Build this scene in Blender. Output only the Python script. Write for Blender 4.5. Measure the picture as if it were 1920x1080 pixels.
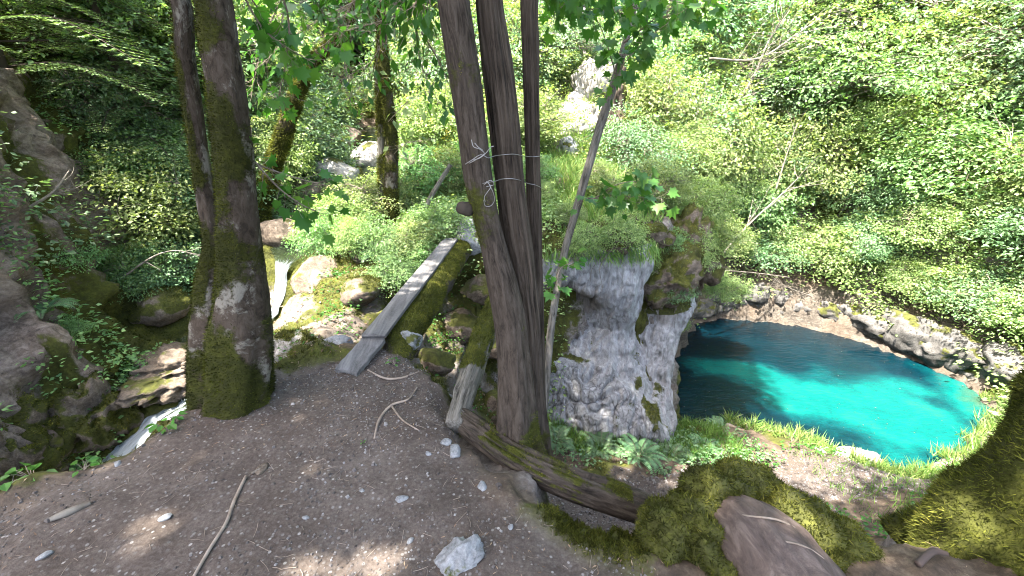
import bpy, math, random
import numpy as np
from mathutils import Vector
from mathutils.geometry import delaunay_2d_cdt
for o in list(bpy.data.objects): bpy.data.objects.remove(o)
sc = bpy.context.scene
COL = sc.collection
PI = math.pi
# ---------------------------------------------------------------- camera, sky, sun, exposure
FPX, PITCH, EYE = 805.0, math.radians(22.0), 1.6
cam = bpy.data.cameras.new('camera'); co = bpy.data.objects.new('camera', cam); COL.objects.link(co)
co.location = (0, 0, EYE); co.rotation_euler = (PI/2 - PITCH, 0, 0)
cam.sensor_width = 36; cam.lens = 36*FPX/1920; cam.clip_start = .05; cam.clip_end = 500
sc.camera = co
SUN = Vector((-0.30, -0.27, 0.91)).normalized()
w = bpy.data.worlds.new('World'); sc.world = w; w.use_nodes = True
nt = w.node_tree; sky = nt.nodes.new('ShaderNodeTexSky'); sky.sky_type = 'NISHITA'; sky.sun_disc = False; sky.dust_density = 3.5; sky.ozone_density = .6
sky.sun_elevation = math.asin(SUN.z); sky.sun_rotation = math.atan2(SUN.x, SUN.y)
bg = nt.nodes['Background']; bg.inputs[1].default_value = 0.15
nt.links.new(sky.outputs[0], bg.inputs[0])
sl = bpy.data.lights.new('sun', 'SUN'); sl.energy = 4.6; sl.angle = math.radians(.6); sl.color = (1, .955, .87)
so = bpy.data.objects.new('sun', sl); COL.objects.link(so)
so.rotation_euler = SUN.to_track_quat('Z', 'Y').to_euler()
sc.view_settings.view_transform = 'Standard'; sc.view_settings.look = 'None'
sc.view_settings.exposure = 3.35; sc.view_settings.gamma = 1
cy = sc.cycles
cy.max_bounces = 8; cy.diffuse_bounces = 6; cy.glossy_bounces = 2; cy.transmission_bounces = 3; cy.transparent_max_bounces = 6
cy.caustics_reflective = False; cy.caustics_refractive = False
cy.use_adaptive_sampling = True; cy.adaptive_threshold = .01
sc.render.filter_size = 1.0; cy.pixel_filter_type = 'BLACKMAN_HARRIS'; cy.filter_width = 1.0; cy.use_denoising = True; cy.sample_clamp_indirect = 6

# ---------------------------------------------------------------- helpers
CP, SP = math.cos(PITCH), math.sin(PITCH)
def U(u, v, Y):
    """the point at distance Y (metres ahead) seen at u,v: used to measure the place from the photograph"""
    a = (v-540)/FPX; dx = (u-960)/FPX; dy = CP - a*SP; dz = -SP - a*CP
    t = Y/dy
    return np.array((dx*t, Y, EYE + dz*t))
def Uz(u, v, z):
    a = (v-540)/FPX; dx = (u-960)/FPX; dy = CP - a*SP; dz = -SP - a*CP
    t = (z-EYE)/dz
    return np.array((dx*t, dy*t, z))

def _h(ix, iy, iz, s):
    n = (ix.astype(np.int64)*374761393 + iy.astype(np.int64)*668265263 + iz.astype(np.int64)*2147483647 + s*1274126177) & 0xffffffff
    n = ((n ^ (n >> 13))*1274126177) & 0xffffffff
    n = ((n ^ (n >> 16))*2246822519) & 0xffffffff
    return ((n ^ (n >> 15)) & 0xffff)/65535.0
def vnoise(P, s=0):
    P = np.asarray(P, float); i = np.floor(P); f = P - i; i = i.astype(np.int64); f = f*f*f*(f*(f*6-15)+10)
    x, y, z = i[..., 0], i[..., 1], i[..., 2]; fx, fy, fz = f[..., 0], f[..., 1], f[..., 2]
    r = 0
    for a in (0, 1):
        for b in (0, 1):
            for c in (0, 1):
                r = r + _h(x+a, y+b, z+c, s)*(fx if a else 1-fx)*(fy if b else 1-fy)*(fz if c else 1-fz)
    return r*2-1
def fbm(P, o=4, s=0, g=.5):
    P = np.asarray(P, float); r = 0; a = 1
    for k in range(o):
        r = r + a*vnoise(P*(2.03**k) + 17.3*k, s+k); a *= g
    return r
def ridged(P, o=4, s=0):
    P = np.asarray(P, float); r = 0; a = 1
    for k in range(o):
        r = r + a*(1-2*np.abs(vnoise(P*(2.1**k)+9.1*k, s+k))); a *= .5
    return r
def sstep(a, b, x):
    t = np.clip((x-a)/(b-a), 0, 1); return t*t*(3-2*t)

def mesh(name, V, F, mat, parent=None, loc=None, smooth=True, attrs=None, origin=None):
    """one mesh object; F is an (n,k) array or a list of such arrays"""
    V = np.asarray(V, np.float32)
    if origin is not None: V = V - np.asarray(origin, np.float32)
    if isinstance(F, np.ndarray): F = [F]
    F = [np.asarray(f, np.int32) for f in F if len(f)]
    me = bpy.data.meshes.new(name)
    me.vertices.add(len(V)); me.vertices.foreach_set('co', V.ravel())
    nl = sum(f.size for f in F); nf = sum(len(f) for f in F)
    me.loops.add(nl); me.polygons.add(nf)
    me.loops.foreach_set('vertex_index', np.concatenate([f.ravel() for f in F]))
    st = []; c = 0
    for f in F:
        st.append(c + np.arange(len(f))*f.shape[1]); c += f.size
    me.polygons.foreach_set('loop_start', np.concatenate(st).astype(np.int32))
    me.update(calc_edges=True)
    me.polygons.foreach_set('use_smooth', np.full(nf, smooth))
    for k, a in (attrs or {}).items():
        a = np.asarray(a, np.float32)
        if a.ndim == 2: at = me.attributes.new(k, 'FLOAT_VECTOR', 'POINT'); at.data.foreach_set('vector', a.ravel())
        else: at = me.attributes.new(k, 'FLOAT', 'POINT'); at.data.foreach_set('value', a)
    me.materials.append(mat)
    o = bpy.data.objects.new(name, me); COL.objects.link(o)
    if parent is not None: o.parent = parent
    if loc is not None: o.location = loc
    return o
def tag(o, label, cat, group=None, kind=None):
    if label: o['label'] = label
    if cat: o['category'] = cat
    if group: o['group'] = group
    if kind: o['kind'] = kind
    return o
def thing(name, loc, label, cat, group=None):
    o = bpy.data.objects.new(name, None); o.empty_display_size = .1; COL.objects.link(o); o.location = loc
    return tag(o, label, cat, group)
def child(name, V, F, mat, root, **k):
    return mesh(name, V, F, mat, parent=root, origin=np.array(root.location), **k)

def catmull(P, n):
    P = np.asarray(P, float)
    if len(P) == 2:
        return P[0] + (P[1]-P[0])*np.linspace(0, 1, n)[:, None]
    d = np.r_[0, np.cumsum(np.linalg.norm(np.diff(P[:, :3], axis=0), axis=1)+1e-9)]
    t = np.linspace(0, d[-1], n); out = []
    m = np.zeros_like(P)
    m[1:-1] = (P[2:]-P[:-2])/(d[2:]-d[:-2])[:, None]; m[0] = (P[1]-P[0])/(d[1]-d[0]); m[-1] = (P[-1]-P[-2])/(d[-1]-d[-2])
    k = np.clip(np.searchsorted(d, t, side='right')-1, 0, len(P)-2)
    h = (d[k+1]-d[k])[:, None]; s = ((t-d[k])[:, None])/h
    return ((2*s**3-3*s**2+1)*P[k] + (s**3-2*s**2+s)*h*m[k] + (-2*s**3+3*s**2)*P[k+1] + (s**3-s**2)*h*m[k+1])

def frames(C):
    T = np.gradient(C, axis=0); T /= np.linalg.norm(T, axis=1)[:, None]+1e-9
    N = np.zeros_like(T); ref = np.array((1., 0, 0)) if abs(T[0, 0]) < .8 else np.array((0, 1., 0))
    n = ref - T[0]*ref.dot(T[0]); n /= np.linalg.norm(n); N[0] = n
    for i in range(1, len(C)):
        n = N[i-1] - T[i]*N[i-1].dot(T[i]); N[i] = n/(np.linalg.norm(n)+1e-9)
    return T, N, np.cross(T, N)

def tube(ctrl, n=60, seg=24, rough=0., furrow=0., ffreq=9, seed=0, lobes=None, caps=True, vs=3., flat=None):
    """ctrl rows are x,y,z,radius. furrow: long cracks in the bark; lobes(s) amplitude of root flare"""
    Q = catmull(ctrl, n); C, R = Q[:, :3], Q[:, 3]
    T, N, B = frames(C); a = np.linspace(0, 2*PI, seg, endpoint=False)
    L = np.r_[0, np.cumsum(np.linalg.norm(np.diff(C, axis=0), axis=1))]
    ca, sa = np.cos(a)[None], np.sin(a)[None]
    rr = np.repeat(R[:, None], seg, 1); g = np.stack([np.repeat(ca, n, 0), np.repeat(sa, n, 0), np.repeat(L[:, None], seg, 1)], -1)
    if rough: rr = rr*(1 + rough*fbm(g*np.array((1.6, 1.6, vs)), 4, seed))
    if furrow:
        q = g*np.array((ffreq*.35, ffreq*.35, vs*.35)); q = q + .25*fbm(g*2.2, 2, seed+5)[..., None]
        f = np.abs(vnoise(q, seed+9)); f2 = np.abs(vnoise(q*np.array((2.1, 2.1, 1.7)), seed+11))
        rr = rr*(1 - furrow*(1-np.clip(f*4, 0, 1)) - furrow*.6*(1-np.clip(f2*4, 0, 1)))
    if lobes is not None:
        amp, k, ph = lobes; s = L/L[-1]
        rr = rr*(1 + amp(s)[:, None]*(.5+.5*np.cos(k*a+ph+.6*np.sin(2*a))[None]))
    V = C[:, None] + rr[..., None]*(ca[..., None]*N[:, None] + sa[..., None]*B[:, None])
    V = V.reshape(-1, 3); rm = float(R.mean()); tube.bc = np.vstack([(g*np.array((rm, rm, 1.))).reshape(-1, 3), (0, 0, 0), (0, 0, L[-1])])
    i = np.arange(n-1)[:, None]; j = np.arange(seg)[None]; j2 = (j+1) % seg
    F = np.stack([i*seg+j, i*seg+j2, (i+1)*seg+j2, (i+1)*seg+j], -1).reshape(-1, 4)
    FF = [F]
    if caps:
        V = np.vstack([V, C[0], C[-1]]); c0 = n*seg; jj = np.arange(seg); j3 = (jj+1) % seg
        FF.append(np.stack([np.full(seg, c0), j3, jj], -1)); FF.append(np.stack([np.full(seg, c0+1), (n-1)*seg+jj, (n-1)*seg+j3], -1))
    return V, FF
def join(parts):
    VV, FD, c = [], {}, 0
    for V, F in parts:
        if isinstance(F, np.ndarray): F = [F]
        for f in F:
            if len(f): FD.setdefault(f.shape[1], []).append(f+c)
        VV.append(V); c += len(V)
    return np.vstack(VV), [np.vstack(v) for v in FD.values()]
def vnormals(V, F):
    if isinstance(F, np.ndarray): F = [F]
    N = np.zeros_like(V)
    for f in F:
        n = np.cross(V[f[:, 1]]-V[f[:, 0]], V[f[:, 2]]-V[f[:, 0]])
        if f.shape[1] == 4: n = np.cross(V[f[:, 2]]-V[f[:, 0]], V[f[:, 3]]-V[f[:, 1]])
        for k in range(f.shape[1]): np.add.at(N, f[:, k], n)
    return N/(np.linalg.norm(N, axis=1)[:, None]+1e-12)

# leaf shapes: vertices (x across, y along, z up), faces
def _t(v, f): return np.array(v, float), np.array(f)
LEAF = _t([(0, 0, 0), (.3, .45, .07), (0, 1, -.05), (-.3, .45, .07)], [(0, 1, 2), (0, 2, 3)])
NARROW = _t([(0, 0, 0), (.11, .4, .02), (0, 1, -.03), (-.11, .4, .02)], [(0, 1, 2), (0, 2, 3)])
BLADE = _t([(-.035, 0, 0), (.035, 0, 0), (.028, .5, .05), (-.028, .5, .05), (0, 1, -.08)], [(0, 1, 2), (0, 2, 3), (3, 2, 4)])
HAIR = _t([(-.1, 0, 0), (.1, 0, 0), (0, 1, 0)], [(0, 1, 2)])
_m = [(0, 0), (.16, .02), (.42, -.06), (.36, .16), (.62, .34), (.36, .40), (.42, .62), (.16, .58), (0, 1.0)]
_mv = [(x, y, .10*abs(x)-.12*y*y) for x, y in _m] + [(-x, y, .10*abs(x)-.12*y*y) for x, y in _m[1:-1]]
_o = [0, 1, 2, 3, 4, 5, 6, 7, 8, 15, 14, 13, 12, 11, 10, 9]
MAPLE = (np.array(_mv+[(0, .35, 0)], float), np.array([(16, _o[k], _o[(k+1) % 16]) for k in range(16)]))
OVAL = _t([(0, 0, 0), (.28, .22, .05), (.34, .55, .05), (0, 1, -.08), (-.34, .55, .05), (-.28, .22, .05)], [(0, 1, 2), (0, 2, 3), (0, 3, 4), (0, 4, 5)])
STONE = _t([(-.5, -.4, 0), (.5, -.45, 0), (.55, .4, 0), (-.45, .5, 0), (-.3, -.25, .45), (.3, -.3, .5), (.33, .22, .38), (-.25, .3, .5)],
           [(4, 5, 6), (4, 6, 7), (0, 1, 5), (0, 5, 4), (1, 2, 6), (1, 6, 5), (2, 3, 7), (2, 7, 6), (3, 0, 4), (3, 4, 7)])
def scatter(P, D, N, S, tpl, W=None):
    """a template at each P, its y axis along D, its z axis near N, size S"""
    P, D, N = (np.asarray(a, float) for a in (P, D, N)); S = np.broadcast_to(np.asarray(S, float), (len(P),))
    Y = D/(np.linalg.norm(D, axis=1)[:, None]+1e-9)
    Z = N - (N*Y).sum(1)[:, None]*Y; Z /= np.linalg.norm(Z, axis=1)[:, None]+1e-9
    X = np.cross(Y, Z); tv, tf = tpl
    if W is None: W = 1.0
    W = np.broadcast_to(np.asarray(W, float), (len(P),))
    V = P[:, None] + S[:, None, None]*(tv[None, :, 0:1]*W[:, None, None]*X[:, None] + tv[None, :, 1:2]*Y[:, None] + tv[None, :, 2:3]*Z[:, None])
    F = tf[None] + (np.arange(len(P))*len(tv))[:, None, None]
    return V.reshape(-1, 3), F.reshape(-1, tf.shape[1])
def rdir(r, n, up=0., flat=1.):
    d = r.normal(size=(n, 3)); d[:, 2] *= flat; d /= np.linalg.norm(d, axis=1)[:, None]; d[:, 2] += up
    return d

# ---------------------------------------------------------------- materials
class M:
    def __init__(s, name, rough=.85, spec=.3):
        s.m = bpy.data.materials.new(name); s.m.use_nodes = True; s.t = s.m.node_tree
        s.b = s.t.nodes['Principled BSDF']; s.b.inputs['Roughness'].default_value = rough
        s.b.inputs['Specular IOR Level'].default_value = spec; s.out = s.t.nodes['Material Output']
        s.co = s.n('ShaderNodeTexCoord').outputs['Object']
    def n(s, k, **p):
        x = s.t.nodes.new(k)
        for a, b in p.items(): setattr(x, a, b)
        return x
    def l(s, a, b): s.t.links.new(a, b)
    def pos(s): s.co = s.n('ShaderNodeNewGeometry').outputs['Position']
    def mapping(s, scale, src=None):
        x = s.n('ShaderNodeMapping'); x.inputs['Scale'].default_value = scale; s.l(src or s.co, x.inputs['Vector']); return x.outputs[0]
    def noise(s, scale, detail=4, rough=.6, vec=None, dist=0.):
        x = s.n('ShaderNodeTexNoise'); x.inputs['Scale'].default_value = scale; x.inputs['Detail'].default_value = detail
        x.inputs['Roughness'].default_value = rough; x.inputs['Distortion'].default_value = dist; s.l(vec or s.co, x.inputs['Vector']); return x.outputs[0]
    def vor(s, scale, vec=None, feat='F1', out=0):
        x = s.n('ShaderNodeTexVoronoi', feature=feat); x.inputs['Scale'].default_value = scale; s.l(vec or s.co, x.inputs['Vector']); return x.outputs[out]
    def attr(s, name): return s.n('ShaderNodeAttribute', attribute_name=name).outputs['Fac']
    def ramp(s, f, stops):
        x = s.n('ShaderNodeValToRGB'); r = x.color_ramp
        while len(r.elements) < len(stops): r.elements.new(.5)
        for e, (p, c) in zip(r.elements, stops):
            e.position = p; e.color = (c, c, c, 1) if isinstance(c, (int, float)) else (*c, 1)
        s.l(f, x.inputs[0]); return x.outputs[0]
    def mix(s, f, a, b, mode='MIX'):
        x = s.n('ShaderNodeMix', data_type='RGBA', blend_type=mode)
        for i, v in ((0, f), (6, a), (7, b)):
            if isinstance(v, (int, float)): x.inputs[i].default_value = v if i == 0 else (v, v, v, 1)
            elif isinstance(v, tuple): x.inputs[i].default_value = (*v, 1)
            else: s.l(v, x.inputs[i])
        return x.outputs[2]
    def math(s, op, a, b=0., clamp=False):
        x = s.n('ShaderNodeMath', operation=op, use_clamp=clamp)
        for i, v in ((0, a), (1, b)):
            if isinstance(v, (int, float)): x.inputs[i].default_value = v
            else: s.l(v, x.inputs[i])
        return x.outputs[0]
    def bump(s, h, strength=.5, dist=.02):
        x = s.n('ShaderNodeBump'); x.inputs['Strength'].default_value = strength; x.inputs['Distance'].default_value = dist
        s.l(h, x.inputs['Height'])
        if s.b.inputs['Normal'].is_linked: s.l(s.b.inputs['Normal'].links[0].from_socket, x.inputs['Normal'])
        s.l(x.outputs[0], s.b.inputs['Normal'])
    def col(s, c):
        if isinstance(c, tuple): s.b.inputs['Base Color'].default_value = (*c, 1)
        else: s.l(c, s.b.inputs['Base Color'])
        return s

MOSS_STOPS = [(.30, (.018, .018, .005)), (.48, (.040, .042, .008)), (.62, (.072, .074, .012)), (.8, (.12, .11, .022))]
def leafmat(name, stops, trans=.4, rough=.45, hue=.03, spec=.35):
    m = M(name, rough, spec); c = m.ramp(m.attr('tint'), stops)
    oi = m.n('ShaderNodeObjectInfo').outputs['Random']
    h = m.n('ShaderNodeHueSaturation'); m.l(c, h.inputs['Color'])
    m.l(m.math('ADD', m.math('MULTIPLY', oi, hue), .5-hue/2), h.inputs['Hue'])
    m.l(m.math('ADD', m.math('MULTIPLY', oi, .5), .8), h.inputs['Value'])
    m.col(h.outputs[0]); tr = m.n('ShaderNodeBsdfTranslucent')
    cc = m.mix(1., h.outputs[0], (1.2, 1.3, .55), 'MULTIPLY'); m.l(cc, tr.inputs[0])
    mx = m.n('ShaderNodeMixShader'); mx.inputs[0].default_value = trans
    m.l(m.b.outputs[0], mx.inputs[1]); m.l(tr.outputs[0], mx.inputs[2]); m.l(mx.outputs[0], m.out.inputs[0])
    return m.m
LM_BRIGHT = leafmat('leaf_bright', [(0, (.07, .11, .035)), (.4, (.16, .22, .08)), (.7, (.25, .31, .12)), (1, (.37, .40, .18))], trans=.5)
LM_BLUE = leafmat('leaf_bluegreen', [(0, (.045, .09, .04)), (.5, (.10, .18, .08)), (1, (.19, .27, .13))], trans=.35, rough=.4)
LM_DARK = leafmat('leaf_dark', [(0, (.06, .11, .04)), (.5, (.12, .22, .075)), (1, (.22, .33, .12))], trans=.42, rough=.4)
LM_MAPLE = leafmat('leaf_maple', [(0, (.03, .10, .02)), (.5, (.05, .15, .025)), (1, (.10, .21, .03))], trans=.5, rough=.4, hue=.01)
LM_FIR = leafmat('leaf_fir', [(0, (.065, .12, .045)), (.5, (.14, .23, .08)), (1, (.25, .35, .13))], trans=.25, rough=.5, hue=.015)
LM_GRASS = leafmat('leaf_grass', [(0, (.05, .10, .02)), (.5, (.11, .19, .04)), (.85, (.2, .25, .07)), (1, (.3, .27, .13))], trans=.35, rough=.5, hue=.01)
LM_MOSS = leafmat('moss_blades', [(0, (.018, .020, .004)), (.5, (.050, .055, .009)), (.8, (.10, .105, .017)), (1, (.16, .15, .03))], trans=.3, rough=.8, hue=.0, spec=.1)
LM_MOSSDK = leafmat('moss_blades_dark', [(0, (.012, .013, .003)), (.5, (.032, .036, .006)), (.8, (.06, .064, .010)), (1, (.10, .10, .018))], trans=.3, rough=.8, hue=.0, spec=.1)
LM_YELLOW = leafmat('leaf_yellow', [(0, (.2, .17, .03)), (1, (.45, .33, .05))], trans=.35)
LM_LITTER = leafmat('leaf_litter', [(0, (.05, .03, .018)), (.6, (.13, .08, .05)), (1, (.28, .2, .13))], trans=.1, rough=.8, hue=.01)

def moss_color(m, sc_=1., dk=1.):
    n = m.noise(7*sc_, 5, .7); n2 = m.noise(40*sc_, 3, .7)
    return m.ramp(m.mix(.4, n, n2), [(p, tuple(x*dk for x in c)) for p, c in MOSS_STOPS])
def barkmat(name, dark, light, fx=14, fz=2.2, bumpd=.012, patches=None, dk=1.):
    m = M(name, .9, .15); m.co = m.n('ShaderNodeAttribute', attribute_name='bc').outputs['Vector']
    v = m.mapping((fx, fx, fz)); n = m.noise(1., 6, .72, v, .6); n2 = m.noise(6., 5, .65)
    c = m.ramp(n, [(.36, tuple(x*.3 for x in dark)), (.46, dark), (.66, light)])
    c = m.mix(m.ramp(n2, [(.4, 0.), (.7, .6)]), c, tuple(.6*a+.4*b for a, b in zip(light, dark)))
    if patches: c = m.mix(m.ramp(m.noise(7, 6, .75, m.mapping((1, 1, .7)), .2), [(.52, 0.), (.60, .85)]), c, patches)
    ms = m.attr('moss'); mk = m.math('ADD', ms, m.math('MULTIPLY', m.math('SUBTRACT', m.noise(22, 5, .75), .5), 1.1))
    mk = m.ramp(mk, [(.42, 0.), (.62, 1.)])
    m.col(m.mix(mk, c, moss_color(m, 1, dk))); m.bump(n, .9, bumpd); m.bump(m.noise(90, 4, .7), .5, .003)
    m.bump(m.math('MULTIPLY', mk, m.noise(60, 4, .8)), .8, .012)
    return m.m
BK_SMOOTH = barkmat('bark_smooth', (.030, .021, .014), (.065, .05, .038), 26, 14, .010, patches=(.15, .135, .11), dk=.6)
BK_MAPLE = barkmat('bark_maple', (.030, .022, .016), (.074, .058, .045), 52, 8, .010)
BK_STRING = barkmat('bark_stringy', (.030, .022, .016), (.086, .066, .050), 62, 3.2, .016)
BK_GREY = barkmat('bark_grey', (.07, .062, .05), (.17, .155, .135), 36, 5, .006)
BK_LOG = barkmat('bark_log', (.030, .023, .017), (.078, .062, .048), 34, 8, .012)
def logmesh(name, tubes, mat, root=None, moss=None, hair=None, **k):
    """bark-covered mesh from one or more tube() argument dicts; moss(V, N) -> 0..1; hair = blades of moss grown where it is high"""
    parts, bc = [], []
    for q in tubes: parts.append(tube(**q)); bc.append(tube.bc)
    V, F = join(parts); bc = np.vstack(bc); N = vnormals(V, F)
    ms = np.clip(moss(V, N), 0, 1) if moss else np.zeros(len(V))
    at = {'bc': bc, 'moss': ms}
    o = child(name, V, F, mat, root, attrs=at, **k) if root else mesh(name, V, F, mat, attrs=at, **k)
    return o, V, F, N, ms
def fuzz(name, V, F, ms, n, size, seed, root=None, thr=.45, mat=None, droop=.0, tilt=.6, wid=1.):
    """tiny moss blades standing on the mossy faces"""
    r = np.random.default_rng(seed); Q = [f for f in F if f.shape[1] == 4]
    Q = np.vstack(Q) if Q else np.vstack(F); a, b, c = V[Q[:, 0]], V[Q[:, 1]], V[Q[:, 2]]
    ar = np.linalg.norm(np.cross(b-a, V[Q[:, -1]]-a), axis=1)+1e-12
    wgt = ar*np.clip((ms[Q].mean(1)-thr)*3, 0, 1)
    if wgt.sum() <= 0: return None
    idx = r.choice(len(Q), n, p=wgt/wgt.sum()); s, t = r.random((2, n, 1)); d = V[Q[:, -1]]
    P = a[idx]+(b[idx]-a[idx])*s+(d[idx]-a[idx])*t
    N = np.cross(b-a, d-a)[idx]; N /= np.linalg.norm(N, axis=1)[:, None]+1e-12
    P = P - N*size*.25
    D = N + tilt*r.normal(size=(n, 3)); D[:, 2] -= droop
    S = size*r.uniform(.5, 1.4, n); cl = fbm(P*9, 3, seed)*.35
    VV, FF = scatter(P, D, rdir(r, n), S, HAIR, wid)
    tint = np.repeat(np.clip(.45+cl+.25*r.normal(size=n), 0, 1), 3)
    return child(name, VV, FF, mat or LM_MOSS, root, attrs={'tint': tint}) if root else mesh(name, VV, FF, mat or LM_MOSS, attrs={'tint': tint})
m = M('twig_wood', .8, .2); m.col(m.ramp(m.noise(14, 5), [(.3, (.10, .075, .055)), (.7, (.26, .21, .17))])); TWIG = m.m
m = M('dead_twig', .85, .2); m.col(m.ramp(m.noise(14, 5), [(.3, (.07, .058, .045)), (.7, (.17, .15, .125))])); DEADTWIG = m.m
# ---------------------------------------------------------------- ground: measured heights, one sheet
pts = []
def pl(P, step=.35):
    P = [np.array(p, float) for p in P]
    for a, b in zip(P[:-1], P[1:]):
        k = max(1, int(np.linalg.norm(b-a)/step))
        for i in range(k): pts.append(a+(b-a)*i/k)
    pts.append(P[-1])
def pp(*P): pts.extend(np.array(p, float) for p in P)
PATH_EDGE_L = [(-4.6, -1, 0), (-2.9, 1.0, 0), (-2.35, 1.45, 0), (-2.0, 1.75, .01), (-1.8, 2.1, .02), (-1.55, 2.5, 0), (-1.3, 2.75, -.02)]
PATH_EDGE_R = [(-1.3, 2.75, -.02), (-1.0, 2.82, 0), (-.75, 2.75, .02), (-.5, 2.45, .01), (-.36, 2.05, -.01), (-.16, 1.8, -.04), (.02, 1.52, -.05), (.3, 1.3, -.08), (.7, 1.25, -.06), (1.1, 1.34, -.03), (1.45, 1.28, .0), (1.8, 1.22, .02), (2.2, 1.25, .05), (2.7, 1.35, .1), (3.3, 1.4, .2), (4, 1.4, .5)]
pl(PATH_EDGE_L); pl(PATH_EDGE_R)
pp((-4, -4, .1), (0, -4, .1), (5, -4, .3), (-3, 0, .03), (0, 0, 0), (3, 0, .12), (-2.2, 1.2, .02), (-1.2, 1.5, 0), (-.6, 1.9, 0), (-1.0, 2.4, .02), (-1.35, 2.3, .02), (0, 1.1, 0), (.8, .9, .02), (-.9, .6, 0), (5, 0, .5))
STREAM = [(-2.5, 7.7, .38), (-2.6, 7.1, .12), (-2.85, 6.4, .02), (-2.9, 5.7, -.02), (-2.84, 5.05, -.10), (-2.92, 4.75, -.62), (-3.4, 4.5, -.74), (-3.75, 4.2, -.80), (-3.35, 3.75, -.92), (-3.05, 3.45, -.94), (-3.2, 3.2, -1.02), (-3.4, 2.85, -1.22), (-3.5, 2.2, -1.7), (-3.9, 1.2, -2.1), (-4.8, 0, -2.5), (-6, -2, -3)]
pl([(x, y, z-.13) for x, y, z in STREAM], .25)
UP = [(-2.5, 7.7, .38), (-2.55, 8.3, .55), (-2.9, 9.2, .7), (-3.4, 10.5, .95), (-3.6, 12, 1.3)]
pl([(x, y, z-.12) for x, y, z in UP])
# banks of the stream
pl([(-2.45, 4.75, -.28), (-2.6, 4.45, -.62), (-2.65, 4.0, -.72), (-2.55, 3.5, -.75), (-2.55, 3.0, -.95), (-2.9, 2.6, -1.35), (-3.05, 2.0, -1.6), (-3.4, 1.0, -1.9)])
pl([(-2.4, 5.3, .0), (-2.45, 6.0, .05), (-2.3, 6.6, .1), (-2.1, 7.3, .25)])
pl([(-3.3, 5.2, .02), (-3.4, 5.9, .1), (-3.35, 6.6, .15), (-3.1, 7.4, .3)])
pl([(-3.35, 5.0, -.3), (-3.7, 4.95, -.6), (-4.15, 4.6, -.65), (-4.15, 4.1, -.62)])
pp((-3.55, 3.85, -.74), (-3.65, 3.6, -.72), (-3.45, 3.55, -.85), (-2.95, 3.9, -.80), (-2.9, 3.55, -.95), (-3.2, 4.1, -.72))
# island of moss and rock between stream and bridge
pp((-1.5, 2.95, -.1), (-1.8, 2.65, -.2), (-2.1, 2.5, -.5), (-1.7, 3.3, -.18), (-2.15, 3.2, -.45), (-2.2, 3.8, -.32), (-1.7, 3.9, -.16), (-2.2, 4.4, -.15), (-1.7, 4.7, -.05), (-1.9, 5.3, .03), (-1.5, 5.8, .02), (-2.0, 6.1, .0), (-1.3, 4.3, -.35), (-1.2, 3.7, -.42), (-1.2, 3.2, -.3), (-1.2, 5.0, -.1), (-2.3, 5.0, .0))
# gully under the bridge
pp((-.85, 3.0, -.45), (-.9, 3.5, -.75), (-.9, 4.3, -.7), (-.95, 4.75, -.35), (-.5, 3.1, -1.1), (-.5, 3.9, -1.3), (-.55, 4.6, -1.2), (-.1, 2.9, -1.6), (-.05, 3.6, -1.8), (-.1, 4.5, -1.7), (-.3, 2.5, -1.0), (-.12, 2.1, -.75), (.1, 2.15, -1.15))
pl([(-1.1, 5.2, .03), (-.85, 5.05, -.02), (-.5, 5.1, .1), (-.1, 5.2, .12), (.3, 5.45, .1), (.9, 5.85, .15), (1.7, 6.0, .18), (2.3, 6.3, .12), (2.7, 7.2, .25), (3.1, 8.0, .3), (3.85, 9.5, .3), (4.3, 10.6, .1)])
pl([(-.75, 4.95, -.6), (-.4, 4.85, -1.3), (0, 4.85, -1.9), (.4, 5.0, -2.3), (1.0, 5.3, -2.6), (1.8, 5.4, -2.75), (2.5, 5.6, -3.0)])
pp((.3, 4.4, -2.25), (1.0, 4.5, -2.5), (1.6, 4.5, -2.6), (2.3, 4.6, -2.75), (2.8, 5.3, -3.05))
# lower path and slope up to the ledge
pp((0, 3.1, -1.85), (.6, 3.0, -2.0), (1.3, 3.3, -2.12), (2, 3.5, -2.3), (3, 3.9, -2.6), (4.3, 4.15, -2.85), (.2, 3.7, -2.0), (.9, 3.9, -2.25), (1.8, 4.0, -2.45), (2.8, 4.6, -2.8), (.5, 2.2, -1.75), (1.4, 2.4, -1.95), (2.4, 2.8, -2.35), (3.6, 3.0, -2.4), (5, 3.1, -2.4), (.35, 1.7, -.9), (.9, 1.8, -.9), (1.6, 1.62, -1.1), (2.4, 1.75, -1.3), (3.3, 2.0, -1.3), (5.2, 4.4, -2.95))
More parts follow.
